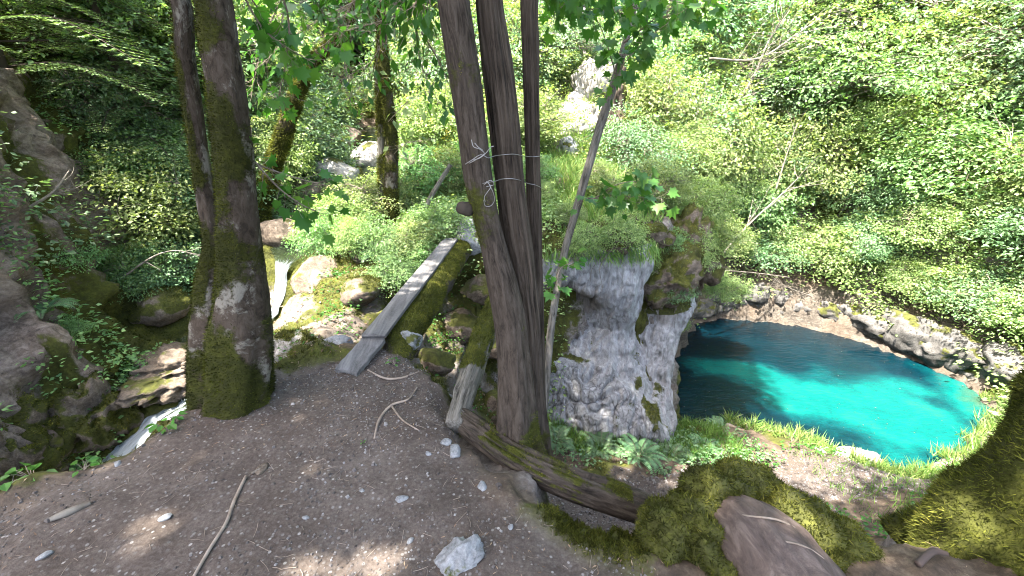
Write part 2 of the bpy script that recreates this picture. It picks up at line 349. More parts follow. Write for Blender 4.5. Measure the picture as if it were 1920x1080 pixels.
# pool
POOLZ = -3.5
POOL = [(2.7, 6.5), (2.95, 6.1), (3.5, 5.95), (4.1, 6.0), (4.7, 5.75), (5.3, 5.35), (6.2, 5.0), (6.8, 5.25), (7.5, 5.7), (8.4, 6.2), (9.1, 6.8), (9.25, 7.5), (8.95, 8.3), (8.5, 9.0), (8.0, 9.6), (7.3, 10.1), (6.5, 10.35), (5.6, 10.4), (4.9, 10.2), (4.35, 9.5), (3.8, 8.7), (3.3, 7.8), (2.9, 7.1)]
pc = np.array([6.0, 7.6]); PA = np.array(POOL)
near = lambda p: p[1] < 7 and p[0] > 3.2
pl([(x, y, -3.55) for x, y in POOL]+[(POOL[0][0], POOL[0][1], -3.55)], .3)
for x, y in POOL:
    d = (pc-(x, y))/np.linalg.norm(pc-(x, y)); q = np.array((x, y))
    a = q+d*.45; pp((a[0], a[1], -4.3)); a = q+d*1.3; pp((a[0], a[1], -5.2))
    if x > 3.2:
        if y < 7: a = q-d*.35; pp((a[0], a[1], -3.22)); a = q-d*.8; pp((a[0], a[1], -3.0))
        elif x < 8.2: a = q-d*.12; pp((a[0], a[1], -2.95)); a = q-d*.3; pp((a[0], a[1], -2.62))
        else: a = q-d*.3; pp((a[0], a[1], -3.2)); a = q-d*.8; pp((a[0], a[1], -2.6))
pp((6, 7.6, -6), (7, 4, -2.7), (9, 4.6, -2.3), (10.6, 6, -1.9), (10.4, 8, -1.5), (9.8, 10, -1.1), (8.4, 11.4, -1.5), (6.6, 11.6, -1.7), (5, 11.4, -1.1))
# left rock wall
pl([(-3.75, 2.3, -1.3), (-3.95, 2.9, -1.15), (-3.85, 3.35, -.95), (-4.0, 3.9, -.7), (-4.25, 4.3, -.55)], .3)
pl([(-4.0, 2.1, -.3), (-4.15, 2.8, -.35), (-4.0, 3.35, -.45), (-4.3, 3.9, -.15), (-4.5, 4.5, -.1), (-4.6, 5.1, -.1)], .3)
pl([(-4.3, 1.9, .8), (-4.42, 2.9, .85), (-4.48, 3.6, .8), (-4.62, 4.3, .65), (-4.78, 5.2, .45), (-4.9, 6.0, .4)], .3)
pl([(-4.5, 1.8, 2.2), (-4.62, 2.9, 2.25), (-4.78, 3.8, 2.05), (-5.0, 4.7, 1.6), (-5.3, 5.5, 1.25), (-5.6, 6.4, 1.4)], .3)
pl([(-5.0, 1.9, 3.1), (-5.3, 3.2, 3.1), (-5.9, 5, 2.7), (-6.3, 7, 2.5)], .4)
pl([(-4.4, .6, -.6), (-5.2, -.6, -1.0), (-6.4, -2.4, -1.5)]); pp((-5.5, .5, 1.2), (-6.5, 0, 2.5), (-7, -3, .5), (-8, 2, 4.2), (-8.5, 6, 4.2), (-9, -4, 2.5))
pp((-4.2, 5.3, -.15), (-4.1, 6, .1), (-4.3, 7, .4), (-4.4, 8.5, .9), (-5, 10, 1.6), (-12, 4, 8), (-16, -4, 9), (-16, 10, 12), (-16, 22, 14), (-9, 11, 4.5), (-6.3, 9, 2.6), (-5, 14, 2.4), (-4, 17, 3.2), (-3, 21, 4.8), (-9, 20, 8), (-4, 30, 9), (-16, 38, 22))
pp((-.5, 6.0, .2), (.3, 6.8, .3), (1.3, 6.9, .3), (2.2, 7.4, .35), (-.8, 7.6, .35), (-1.4, 8.8, .6), (.6, 9, .7), (2, 9.2, .7), (3.0, 10.2, .8), (0, 10.8, 1.1), (1.6, 11.6, 1.9), (1.3, 12.6, 2.3), (2.0, 14.4, 3.2), (1.6, 16.5, 4.0), (3.2, 12, 1.9), (4.6, 12.6, 1.3), (-.4, 14, 2.3), (0, 18, 3.9), (-1, 23, 6), (2, 30, 10))
pp((12, 8, .3), (12.5, 12, 2.4), (9, 14, 1.6), (6, 14, 1.4), (14.5, 17, 6.5), (19, 10, 6), (16, 6, 2.8), (13, 3.5, .2), (11, 1, .3), (7, 2.2, -1.0), (6, 1, .3), (24, 20, 13), (15, 25, 11), (7, 20, 4.8), (8, 30, 12), (30, 38, 26), (30, 0, 12), (30, -6, 10), (9, -4, 2), (18, -6, 5), (4, 38, 15))

pts = np.array(pts); pts[:, :2] += np.random.default_rng(1).uniform(-.004, .004, (len(pts), 2))
res = .06; X0, X1, Y0, Y1 = -15.5, 29, -3.9, 37
gx = np.arange(X0, X1, res); gy = np.arange(Y0, Y1, res); HG = np.zeros((len(gy), len(gx)))
vv, _, ff, oid, *_ = delaunay_2d_cdt([Vector(p[:2]) for p in pts], [], [], 0, 1e-5)
zz = np.array([pts[o[0]][2] for o in oid])
vv = np.array([tuple(v) for v in vv])
for f in ff:
    A, B, C = vv[f[0]], vv[f[1]], vv[f[2]]; za, zb, zc = zz[list(f)]
    i0 = max(0, int((min(A[0], B[0], C[0])-X0)/res)); i1 = min(len(gx), int((max(A[0], B[0], C[0])-X0)/res)+2)
    j0 = max(0, int((min(A[1], B[1], C[1])-Y0)/res)); j1 = min(len(gy), int((max(A[1], B[1], C[1])-Y0)/res)+2)
    if i1 <= i0 or j1 <= j0: continue
    xx, yy = np.meshgrid(gx[i0:i1], gy[j0:j1]); den = (B[1]-C[1])*(A[0]-C[0])+(C[0]-B[0])*(A[1]-C[1])
    if abs(den) < 1e-10: continue
    l1 = ((B[1]-C[1])*(xx-C[0])+(C[0]-B[0])*(yy-C[1]))/den; l2 = ((C[1]-A[1])*(xx-C[0])+(A[0]-C[0])*(yy-C[1]))/den; l3 = 1-l1-l2
    ok = (l1 >= -1e-6) & (l2 >= -1e-6) & (l3 >= -1e-6)
    HG[j0:j1, i0:i1][ok] = (l1*za+l2*zb+l3*zc)[ok]
def blur(A, k):
    kk = np.hanning(2*k+3)[1:-1]; kk /= kk.sum()
    P = np.pad(A, k, mode='edge'); P = sum(w_*P[:, i:i+A.shape[1]] for i, w_ in enumerate(kk)); return sum(w_*P[i:i+A.shape[0]] for i, w_ in enumerate(kk))
HB = blur(HG, 2); HC = blur(HG, 6)
wy = sstep(9, 14, gy)[:, None]; HG = HB*(1-wy)+HC*wy
GYs, GXs = np.gradient(HG, res)
def _bil(A, x, y):
    fx = np.clip((np.asarray(x, float)-X0)/res, 0, len(gx)-1.001); fy = np.clip((np.asarray(y, float)-Y0)/res, 0, len(gy)-1.001)
    i = fx.astype(int); j = fy.astype(int); a = fx-i; b = fy-j
    return A[j, i]*(1-a)*(1-b)+A[j, i+1]*a*(1-b)+A[j+1, i]*(1-a)*b+A[j+1, i+1]*a*b
def H0(x, y): return _bil(HG, x, y)
def slope(x, y): return np.hypot(_bil(GXs, x, y), _bil(GYs, x, y))
def inpoly(x, y, P):
    x = np.asarray(x); y = np.asarray(y); r = np.zeros(x.shape, bool); P = np.asarray(P)[:, :2]
    for (ax, ay), (bx, by) in zip(P, np.roll(P, -1, 0)):
        r ^= ((ay > y) != (by > y)) & (x < (bx-ax)*(y-ay)/(by-ay+1e-12)+ax)
    return r
def dseg(x, y, P):
    d = np.full(np.shape(x), 1e9); P = np.asarray(P, float)[:, :2]
    for a, b in zip(P[:-1], P[1:]):
        ab = b-a; t = np.clip(((x-a[0])*ab[0]+(y-a[1])*ab[1])/(ab@ab), 0, 1)
        d = np.minimum(d, np.hypot(x-a[0]-t*ab[0], y-a[1]-t*ab[1]))
    return d
LEDGE = [(-4.9, -1.6)]+[p[:2] for p in PATH_EDGE_L]+[p[:2] for p in PATH_EDGE_R[1:]]+[(6, -1), (6, -5), (-5, -5)]
LOWPATH = [(-.1, 3.1), (.6, 3.0), (1.3, 3.25), (2, 3.5), (3, 3.95), (4.3, 4.25), (5.4, 4.5)]
def masks(x, y):
    q = np.stack([x, y, 0*x], -1); wob = .12*fbm(q*2.3, 3, 3)
    led = inpoly(x, y, LEDGE); de = dseg(x, y, LEDGE)*np.where(led, 1, -1)
    path = sstep(-.02, .16, de+wob)*(1-sstep(.25, .55, x-.0+.6*(y-1.1)+wob*2)*sstep(-.5, .0, x))
    path = np.maximum(path, (1-sstep(.28, .6, dseg(x, y, LOWPATH)+wob*1.3)))
    sl = slope(x, y)
    pool = inpoly(x, y, POOL)
    dp = dseg(x, y, POOL+POOL[:1])
    ds = dseg(x, y, STREAM+[]); ds = np.minimum(ds, dseg(x, y, UP))
    isl = (1-sstep(1.0, 1.5, np.hypot((x+1.9), (y-3.7)*.7)+wob*2))
    rock = np.maximum.reduce([sstep(.8, 1.5, sl+wob*3), (1-sstep(.3, .6, ds+wob*2)), pool*1., (1-sstep(.25, .5, dp+wob)), isl*.6*(x < -1.3), (1-sstep(.9, 1.5, np.hypot(x-1.6, (y-14)*.3)+wob*3))])
    rock = rock*(1-path)*(1-sstep(9, 13, x)*(y > 8))
    wall = (x < -3.6)*(y < 8)
    rock = np.maximum(rock, wall*sstep(.7, 1.2, sl+wob*3))
    n = fbm(q*1.7, 4, 21)
    moss = np.clip(.35+.7*n+.25*(ds < .9)+.12*isl-.3*(x > 3)*(y < 9), 0, 1)
    moss = moss*(1-path)*(1-.6*((dp < 1.2) & (y > 7)))
    moss = np.where(wall, np.clip(.32+1.1*n+.5*(1-sstep(-.6, .1, H0(x, y))), 0, 1), moss)
    md = 1-sstep(.12, .34, np.hypot((x-.26)*.8, (y-1.22)*1.0)+wob*.6)
    moss = moss*(1-1.0*sstep(.45, .7, x)*(y < 2.2)*(y < 3-.0*x)*(x < 4))
    moss = np.maximum(moss, md)
    grass = sstep(.0, .5, fbm(q*1.1, 3, 33)+.25)*(x > 0)
    return path, rock, moss
def ground_xyz(x, y, full=True):
    """final ground surface: measured height plus lumps; steep rock is pushed in and out along its normal"""
    z = H0(x, y); P = np.stack([x, y, z], -1)
    dzx, dzy = _bil(GXs, x, y), _bil(GYs, x, y); N = np.stack([-dzx, -dzy, np.ones_like(z)], -1); N /= np.linalg.norm(N, axis=-1)[..., None]
    path, rock, moss = masks(x, y)
    far = sstep(12, 20, y)
    d = path*(.012*fbm(P*3.1, 3, 2)+.006*fbm(P*19, 3, 6)) + (1-path)*(.05*fbm(P*2.2, 4, 8)+.02*fbm(P*9, 3, 9))
    rk = rock*(1-path)
    d = d + rk*(.10*ridged(P*np.array((1.6, 1.6, 2.6)), 5, 40)-.05 + .05*fbm(P*np.array((4, 4, 7)), 4, 44))
    d = d + (x < -3.6)*(y < 7)*rk*(.09*ridged(P*np.array((2.6, 2.6, 1.7)), 5, 140)+.04*fbm(P*9, 4, 144))
    d = d + (1-path)*(1-rk)*moss*.05*np.abs(fbm(P*6, 3, 50))
    wt = 1-.75*(1-sstep(.25, .6, dseg(x, y, STREAM)))
    d = d*wt
    return P+N*d[..., None], N, path, rock, moss
def grow(a, b, c0, c1, s0, s1):
    """coordinates dense (s0) between c0 and c1, coarser outside up to s1"""
    r = list(np.arange(c0, c1, s0)); s = s0; v = c1
    while v < b: r.append(v); s = min(s*1.02, s1); v += s
    s = s0; v = c0-s0; l = []
    while v > a: l.append(v); s = min(s*1.03, s1); v -= s
    return np.array(l[::-1]+r)
ax = grow(-15.3, 28.8, -4.9, 3.0, .026, .3); ay = grow(-3.7, 36.8, .7, 5.6, .026, .3)
GX, GY = np.meshgrid(ax, ay); P, N, path, rock, moss = ground_xyz(GX, GY)
nx, ny = len(ax), len(ay); i = np.arange(ny-1)[:, None]*nx; j = np.arange(nx-1)[None]
F = np.stack([i+j, i+j+1, i+j+1+nx, i+j+nx], -1).reshape(-1, 4)
GV = P.reshape(-1, 3)
# far skirt so that the sheet runs on past the wooded rim
m = M('ground', .92, .2); m.pos()
pa, ro, mo = m.attr('path'), m.attr('rock'), m.attr('moss')
dn = m.noise(2.2, 6, .7); df = m.noise(55, 5, .75); peb = m.vor(38); peb2 = m.vor(95)
dirt = m.ramp(m.mix(.5, dn, df), [(.30, (.018, .013, .010)), (.48, (.055, .042, .034)), (.70, (.120, .100, .086))])
pcx = m.vor(38, out=1); pcc = m.ramp(pcx, [(.2, (.07, .06, .055)), (.7, (.15, .14, .13)), (.97, (.32, .30, .28))])
dirt = m.mix(m.ramp(m.math('ADD', peb, m.math('MULTIPLY', df, .25)), [(.30, .75), (.42, 0.)]), dirt, pcc)
litter = m.ramp(m.noise(9, 6, .8), [(.3, (.022, .018, .012)), (.5, (.06, .042, .028)), (.7, (.13, .10, .07))])
rn = m.noise(1., 7, .72, m.mapping((3, 3, 6)), .5); rn2 = m.noise(26, 5, .75)
rockc = m.ramp(m.mix(.45, rn, rn2), [(.34, (.035, .028, .024)), (.45, (.10, .085, .073)), (.56, (.19, .17, .152)), (.74, (.34, .32, .30))])
ck = m.vor(1., m.mapping((4, 4, 6), m.mix(.08, m.co, m.n('ShaderNodeTexNoise').outputs[1])), 'DISTANCE_TO_EDGE'); ckm = m.ramp(ck, [(.015, 1.), (.07, 0.)]); rockc = m.mix(m.math('MULTIPLY', m.math('MULTIPLY', ckm, .8), m.ramp(rn2, [(.45, 0.), (.6, 1.)])), rockc, (.02, .016, .013))
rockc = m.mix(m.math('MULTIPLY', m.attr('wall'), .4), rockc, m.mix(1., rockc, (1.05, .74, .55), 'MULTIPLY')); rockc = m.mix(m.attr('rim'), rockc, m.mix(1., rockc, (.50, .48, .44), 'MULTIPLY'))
rockc = m.mix(m.ramp(m.noise(1.3, 4, .6), [(.45, 0.), (.62, .4)]), rockc, (.11, .078, .052))
mm = m.math('ADD', mo, m.math('MULTIPLY', m.math('SUBTRACT', m.noise(5, 6, .8), .5), 1.1))
mk = m.ramp(mm, [(.45, 0.), (.60, 1.)])
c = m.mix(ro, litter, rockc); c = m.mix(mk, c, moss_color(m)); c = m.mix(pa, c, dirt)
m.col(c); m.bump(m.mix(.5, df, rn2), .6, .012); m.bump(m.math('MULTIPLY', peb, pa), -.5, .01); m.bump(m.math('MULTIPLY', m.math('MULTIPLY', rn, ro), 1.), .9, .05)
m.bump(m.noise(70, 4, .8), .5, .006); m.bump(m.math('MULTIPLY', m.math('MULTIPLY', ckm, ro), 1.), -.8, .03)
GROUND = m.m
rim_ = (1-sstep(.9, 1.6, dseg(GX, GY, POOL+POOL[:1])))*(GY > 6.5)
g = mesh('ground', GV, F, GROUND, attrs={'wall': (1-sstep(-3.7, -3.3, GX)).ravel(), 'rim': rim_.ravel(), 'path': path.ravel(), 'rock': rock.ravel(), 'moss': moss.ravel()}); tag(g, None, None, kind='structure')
def onground(x, y):
    x = np.atleast_1d(np.asarray(x, float)); y = np.atleast_1d(np.asarray(y, float))
    P, N, *_ = ground_xyz(x, y); return P, N

# ---------------------------------------------------------------- water
m = M('pool_water', .06, .5); m.pos(); m.b.inputs['IOR'].default_value = 1.33
sh = m.attr('deep')   # tone of the spring, shallows to blue hole, with sun and shade painted in
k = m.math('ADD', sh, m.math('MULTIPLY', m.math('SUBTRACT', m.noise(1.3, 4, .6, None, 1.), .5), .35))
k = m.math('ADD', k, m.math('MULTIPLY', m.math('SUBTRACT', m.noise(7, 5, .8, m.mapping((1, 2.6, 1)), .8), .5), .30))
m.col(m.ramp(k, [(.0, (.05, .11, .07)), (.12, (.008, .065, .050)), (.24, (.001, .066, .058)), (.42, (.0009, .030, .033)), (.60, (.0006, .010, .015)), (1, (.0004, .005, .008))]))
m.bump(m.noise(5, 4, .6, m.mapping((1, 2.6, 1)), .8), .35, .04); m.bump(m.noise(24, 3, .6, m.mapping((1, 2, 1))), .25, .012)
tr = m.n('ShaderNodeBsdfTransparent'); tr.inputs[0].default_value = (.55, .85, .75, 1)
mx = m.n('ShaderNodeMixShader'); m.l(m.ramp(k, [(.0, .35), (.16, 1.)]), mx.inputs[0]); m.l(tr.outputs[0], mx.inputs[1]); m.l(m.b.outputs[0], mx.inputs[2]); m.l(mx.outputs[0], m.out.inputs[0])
bx, by = np.meshgrid(np.linspace(2.2, 9.8, 120), np.linspace(4.6, 11, 110))
nX, nY = 120, 110; i = np.arange(nY-1)[:, None]*nX; j = np.arange(nX-1)[None]
F = np.stack([i+j, i+j+1, i+j+1+nX, i+j+nX], -1).reshape(-1, 4)
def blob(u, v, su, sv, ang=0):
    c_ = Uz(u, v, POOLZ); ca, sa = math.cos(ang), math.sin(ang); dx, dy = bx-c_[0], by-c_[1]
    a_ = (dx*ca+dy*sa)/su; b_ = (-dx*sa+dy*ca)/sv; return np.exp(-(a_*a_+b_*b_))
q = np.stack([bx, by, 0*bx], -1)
water_tone = .86-.55*blob(1680, 780, 2.2, 1.5, .3)-.60*blob(1370, 690, 1.1, .42, -.25)-.42*blob(1540, 740, 1.6, .6, -.2)-.2*blob(1460, 760, .9, .35)-.15*blob(1800, 800, 1.0, .8)+.2*blob(1450, 625, 2.4, .7)+.2*blob(1290, 790, 1.0, .5)  # blobs paint the sunlit band lighter and the shadowed corners darker
water_tone = np.maximum(water_tone, .2); water_tone -= .55*(1-sstep(.1, 1.3, np.hypot(bx-9.3, by-7.0)))+.1*(1-sstep(0, .5, dseg(bx, by, [p_ for p_ in POOL if p_[0] > 6.1 and p_[1] < 8.4])))
water_tone = np.maximum(np.clip(water_tone+.17*fbm(q*1.5, 4, 5), 0, 1), .25-.25*(np.hypot(bx-9.3, by-7.0) < 1.1))
g = mesh('pool_water', np.stack([bx, by, np.full_like(bx, POOLZ)], -1).reshape(-1, 3), F, m.m, attrs={'deep': water_tone.ravel()}); tag(g, None, None, kind='structure')
m = M('stream_water', .08, .5); m.pos()
fo = m.attr('foam'); n = m.noise(1., 5, .7, m.n('ShaderNodeAttribute', attribute_name='flow').outputs['Vector'], .6)
f = m.ramp(m.math('ADD', fo, m.math('MULTIPLY', m.math('SUBTRACT', n, .5), 1.5)), [(.48, 0.), (.62, .6), (.8, 1.)])
m.col(m.mix(f, (.025, .035, .022), (.20, .225, .24))); m.bump(n, .8, .05)
m.l(m.ramp(f, [(0, .06), (1, .55)]), m.b.inputs['Roughness'])
tr = m.n('ShaderNodeBsdfTransparent'); tr.inputs[0].default_value = (.75, .86, .80, 1)
mx = m.n('ShaderNodeMixShader'); m.l(m.ramp(f, [(.0, .45), (.5, 1.)]), mx.inputs[0]); m.l(tr.outputs[0], mx.inputs[1]); m.l(m.b.outputs[0], mx.inputs[2]); m.l(mx.outputs[0], m.out.inputs[0])
SC = np.array([(x, y, z, w_) for (x, y, z), w_ in zip(UP[::-1]+STREAM[1:], [.3, .3, .25, .25, .38, .45, .5, .4, .10, .12, .4, .5, .3, .32, .4, .4, .36, .4, .5, .6])])
Q = catmull(SC, 420); T = np.gradient(Q[:, :3], axis=0); T[:, 2] = 0; T /= np.linalg.norm(T, axis=1)[:, None]
Sd = np.stack([T[:, 1], -T[:, 0], 0*T[:, 0]], -1); s = np.linspace(-1, 1, 13)
V = Q[:, None, :3]+Sd[:, None]*(s[None, :, None]*Q[:, None, 3:4]); L = np.r_[0, np.cumsum(np.linalg.norm(np.diff(Q[:, :3], axis=0), axis=1))]
V[..., 2] -= .03*np.abs(s)[None]**2
st = np.abs(np.gradient(Q[:, 2]))/(np.abs(np.gradient(L))+1e-6); st = np.convolve(st, np.ones(9)/9, 'same')
V[..., 2] += .03*fbm(V*np.array((6, 6, 3)), 3, 4)*(1-sstep(.3, .8, st))[:, None]; V += T[:, None]*(.05*fbm(V*np.array((9, 9, 1.2)), 3, 6)*sstep(.4, 1., st)[:, None])[..., None]
st = st+.28*(Q[:, 1] < 3.75)*(Q[:, 0] > -3.7)
i = np.arange(419)[:, None]*13; j = np.arange(12)[None]; F = np.stack([i+j, i+j+1, i+j+14, i+j+13], -1).reshape(-1, 4)
fl = np.stack([np.repeat(s[None], 420, 0)*11, np.repeat(L[:, None], 13, 1)*2.2, 0*V[..., 0]], -1)
g = mesh('stream_water', V.reshape(-1, 3), F, m.m, attrs={'foam': np.repeat(np.clip(st*1.2-.05, 0, .72)[:, None], 13, 1).ravel(), 'flow': fl.reshape(-1, 3)}); tag(g, None, None, kind='structure')
# ---------------------------------------------------------------- the grey rock pillar
def closed(Pc, n):
    P = np.vstack([Pc[-2:], Pc, Pc[:3]]); Q = catmull(P, n*2); d = np.r_[0, np.cumsum(np.linalg.norm(np.diff(P, axis=0), axis=1))]
    t = np.linspace(d[2], d[2+len(Pc)], n, endpoint=False); tt = np.linspace(0, d[-1], n*2)
    return np.stack([np.interp(t, tt, Q[:, 0]), np.interp(t, tt, Q[:, 1])], -1)
LV = [
 (-3.7, [(-.3, 6.6), (.2, 5.05), (.9, 4.72), (1.5, 4.6), (2.15, 4.75), (2.45, 5.15), (2.62, 5.5), (2.75, 5.95), (2.9, 7.2), (1.5, 7.6)]),
 (-2.75, [(-.3, 6.6), (.22, 5.1), (.9, 4.78), (1.45, 4.68), (2.1, 4.8), (2.38, 5.1), (2.5, 5.4), (2.56, 5.9), (2.8, 7.2), (1.5, 7.6)]),
 (-2.45, [(-.3, 6.6), (.22, 5.12), (.88, 4.85), (1.42, 4.78), (2.02, 4.92), (2.28, 5.2), (2.44, 5.45), (2.5, 5.9), (2.8, 7.2), (1.5, 7.6)]),
 (-2.1, [(-.3, 6.6), (.22, 5.2), (.85, 5.05), (1.35, 5.02), (1.82, 5.15), (2.08, 5.5), (2.38, 5.6), (2.48, 5.9), (2.8, 7.2), (1.5, 7.6)]),
 (-1.6, [(-.3, 6.6), (.25, 5.3), (.78, 5.35), (1.25, 5.32), (1.68, 5.38), (1.88, 5.8), (2.28, 5.72), (2.6, 6.0), (2.9, 7.2), (1.5, 7.6)]),
 (-1.25, [(-.3, 6.6), (.25, 5.4), (.72, 5.62), (1.15, 5.58), (1.64, 5.45), (1.86, 5.95), (2.3, 5.8), (2.8, 6.05), (3.0, 7.2), (1.5, 7.6)]),
 (-.95, [(-.3, 6.6), (.25, 5.4), (.7, 5.66), (1.12, 5.5), (1.66, 5.4), (1.9, 6.0), (2.25, 6.0), (2.72, 6.3), (3.0, 7.2), (1.5, 7.6)]),
 (-.6, [(-.3, 6.6), (.25, 5.3), (.7, 5.42), (1.12, 5.32), (1.74, 5.36), (1.92, 5.95), (2.2, 6.1), (2.6, 6.4), (3.0, 7.2), (1.5, 7.6)]),
 (-.25, [(-.3, 6.6), (.25, 5.3), (.7, 5.35), (1.18, 5.3), (1.84, 5.36), (1.98, 5.8), (2.15, 6.1), (2.5, 6.4), (3.0, 7.2), (1.5, 7.6)]),
 (-.02, [(-.3, 6.6), (.3, 5.5), (.75, 5.5), (1.2, 5.45), (1.75, 5.5), (1.9, 5.9), (2.1, 6.2), (2.4, 6.5), (2.9, 7.2), (1.5, 7.5)]),
 (.12, [(0, 6.6), (.45, 5.9), (.8, 5.85), (1.2, 5.8), (1.55, 5.85), (1.75, 6.1), (1.95, 6.4), (2.1, 6.6), (2.6, 7.1), (1.5, 7.3)])]
NR, NL = 620, 240
R_ = np.stack([closed(np.array(c_), NR) for z, c_ in LV]); zl = np.array([z for z, _ in LV]); zz = np.linspace(zl[0], zl[-1], NL)
kk = catmull(np.c_[zl, np.arange(len(zl))], 800); fi = np.interp(zz, zl, np.arange(len(zl)))
i0 = np.clip(fi.astype(int), 0, len(zl)-2); ft = (fi-i0)[:, None, None]; ft = ft*ft*(3-2*ft)*.5+ft*.5
XY = R_[i0]*(1-ft)+R_[i0+1]*ft
V = np.concatenate([XY, np.repeat(zz[:, None, None], NR, 1)], -1)
i = np.arange(NL-1)[:, None]*NR; j = np.arange(NR)[None]; j2 = (j+1) % NR
F = np.stack([i+j, i+j2, i+NR+j2, i+NR+j], -1).reshape(-1, 4); Vf = V.reshape(-1, 3)
N = vnormals(Vf, F)
if N[NR*100+200].dot((0, -1, 0)) < 0 and False: N = -N
X = Vf.copy(); X[:, 0] += .22*X[:, 2]*0
tw = X+.12*fbm(X*2.0, 3, 7)[:, None]

flute = ridged(tw*np.array((6.5, 6.5, 1.0))+np.array((0, 0, 0)), 4, 61)
fine = ridged(tw*np.array((17, 17, 4.5)), 3, 71)
zl = np.interp(X[:, 0], [.2, .6, 1.4, 1.97, 2.3], [-1.5, -1.6, -1.75, -2.3, -2.75])+.05*fbm(X*3, 3, 8)
front = (Vf[:, 1] < 6.1)*(N[:, 1] < .3)
low = (1-sstep(zl-.2, zl+.08, X[:, 2]))*front
low2 = low; blocks = np.abs(vnoise(tw*np.array((5, 5, 5)), 81)); blocks2 = np.abs(vnoise(tw*np.array((8, 8, 6)), 83))
d = .032*flute*(1-.6*low)+.005*fine+.035*fbm(X*2.0, 2, 12)+.008*ridged(tw*np.array((2.5, 2.5, 7)), 3, 77)-.05*low*(1-np.clip(np.abs(vnoise(tw*np.array((6, 6, 2.2)), 95))*7, 0, 1)) - .22*np.exp(-((X[:, 0]-.85)/.36)**2-((X[:, 2]+.85+.25*(X[:, 0]-.8))/.20)**2)*(X[:, 1] < 6.2) + .13*low*(1-sstep(zl-.9, zl-.3, X[:, 2])*0)*sstep(-2.9, -2.4, X[:, 2]) - low*.035*(1-np.clip(blocks*8, 0, 1)) - low*.03*(1-np.clip(blocks2*7, 0, 1))
d -= .05*(1-np.clip(np.abs(vnoise(tw*np.array((2.2, 2.2, .8)), 90))*7, 0, 1))
N = N*np.sign((N*(Vf-np.array((1.3, 6.4, -1.5))))[:, :2].sum(1).mean() or 1)
V2 = Vf+N*d[:, None]
msr = np.clip(sstep(.45, .95, N[:, 2])*.7 + .55*sstep(-.25, .05, X[:, 2]) + .45*np.exp(-((X[:, 0]-1.88-.1*fbm(X*2, 2, 3))/.12)**2)*(X[:, 2] < -1.2)*(X[:, 1] < 6.2) + .65*np.exp(-((X[:, 2]-zl-.02)/.05)**2)*front*(fbm(X*3, 2, 66) > -.25) + .35*fbm(X*5, 4, 30)+.75*((X[:, 0] > 1.9) & (X[:, 2] > -1.2)), 0, 1)
brown = np.clip(1.1*np.exp(-((X[:, 0]-.8)/.5)**2-((X[:, 2]+.85)/.36)**2)+.9*np.exp(-((X[:, 0]-2.3)/.5)**2-((X[:, 2]+1.0)/.35)**2)+.5*(1-sstep(.3, .7, X[:, 0])), 0, 1)
m = M('pillar_rock', .85, .3)
v = m.mapping((9, 9, 1.7)); n1 = m.noise(1., 7, .75, v, .9); n2 = m.noise(34, 5, .75); n3 = m.noise(1., 5, .7, m.mapping((13, 13, 5)), 1.2)
c = m.ramp(m.mix(.5, n1, n3), [(.32, (.06, .057, .055)), (.45, (.165, .16, .157)), (.56, (.26, .257, .256)), (.70, (.37, .366, .365))])
cr = m.vor(1., m.mapping((13, 13, 4.2), m.mix(.16, m.co, m.n('ShaderNodeTexNoise').outputs[1])), 'DISTANCE_TO_EDGE'); lo = m.attr('low')
crk = m.math('MULTIPLY', m.math('MULTIPLY', lo, m.ramp(m.noise(7, 5, .8), [(.42, .1), (.58, 1.)])), m.ramp(cr, [(.02, .85), (.12, 0.)])); c = m.mix(crk, c, (.05, .045, .045))
c = m.mix(m.ramp(n2, [(.60, 0.), (.72, .45)]), c, (.46, .455, .455)); c = m.mix(m.ramp(n2, [(.30, .7), (.42, 0.)]), c, (.05, .048, .045))
br = m.math('ADD', m.attr('brown'), m.math('MULTIPLY', m.math('SUBTRACT', m.noise(6, 5, .7), .5), .9))
c = m.mix(m.ramp(br, [(.3, 0.), (.7, .8)]), c, m.ramp(n1, [(.3, (.035, .027, .02)), (.7, (.17, .135, .10))]))
mk = m.ramp(m.math('ADD', m.attr('moss'), m.math('MULTIPLY', m.math('SUBTRACT', m.noise(8, 5, .8), .5), 1.3)), [(.55, 0.), (.68, 1.)])
m.col(m.mix(mk, c, moss_color(m))); m.bump(n1, .8, .03); m.bump(n3, .8, .015); m.bump(n2, .5, .006); m.bump(crk, -1., .02)
top = np.array([Vf[-NR:].mean(0)]); jj = np.arange(NR)
root = thing('rock_pillar', (1.3, 5.9, -2.7), 'tall grey fluted limestone pillar rising beside the turquoise pool', 'rock')
FF = [F, np.stack([np.full(NR, len(V2)), (NL-1)*NR+jj, (NL-1)*NR+(jj+1) % NR], -1)]
child('stone', np.vstack([V2, top]), FF, m.m, root, attrs={'moss': np.r_[msr, 1], 'brown': np.r_[brown, 0], 'low': np.r_[low2, 0]})
fuzz('moss', V2, [F], np.where((Vf[:, 1] < 6.6), msr, 0), 26000, .035, 5, root, .6)

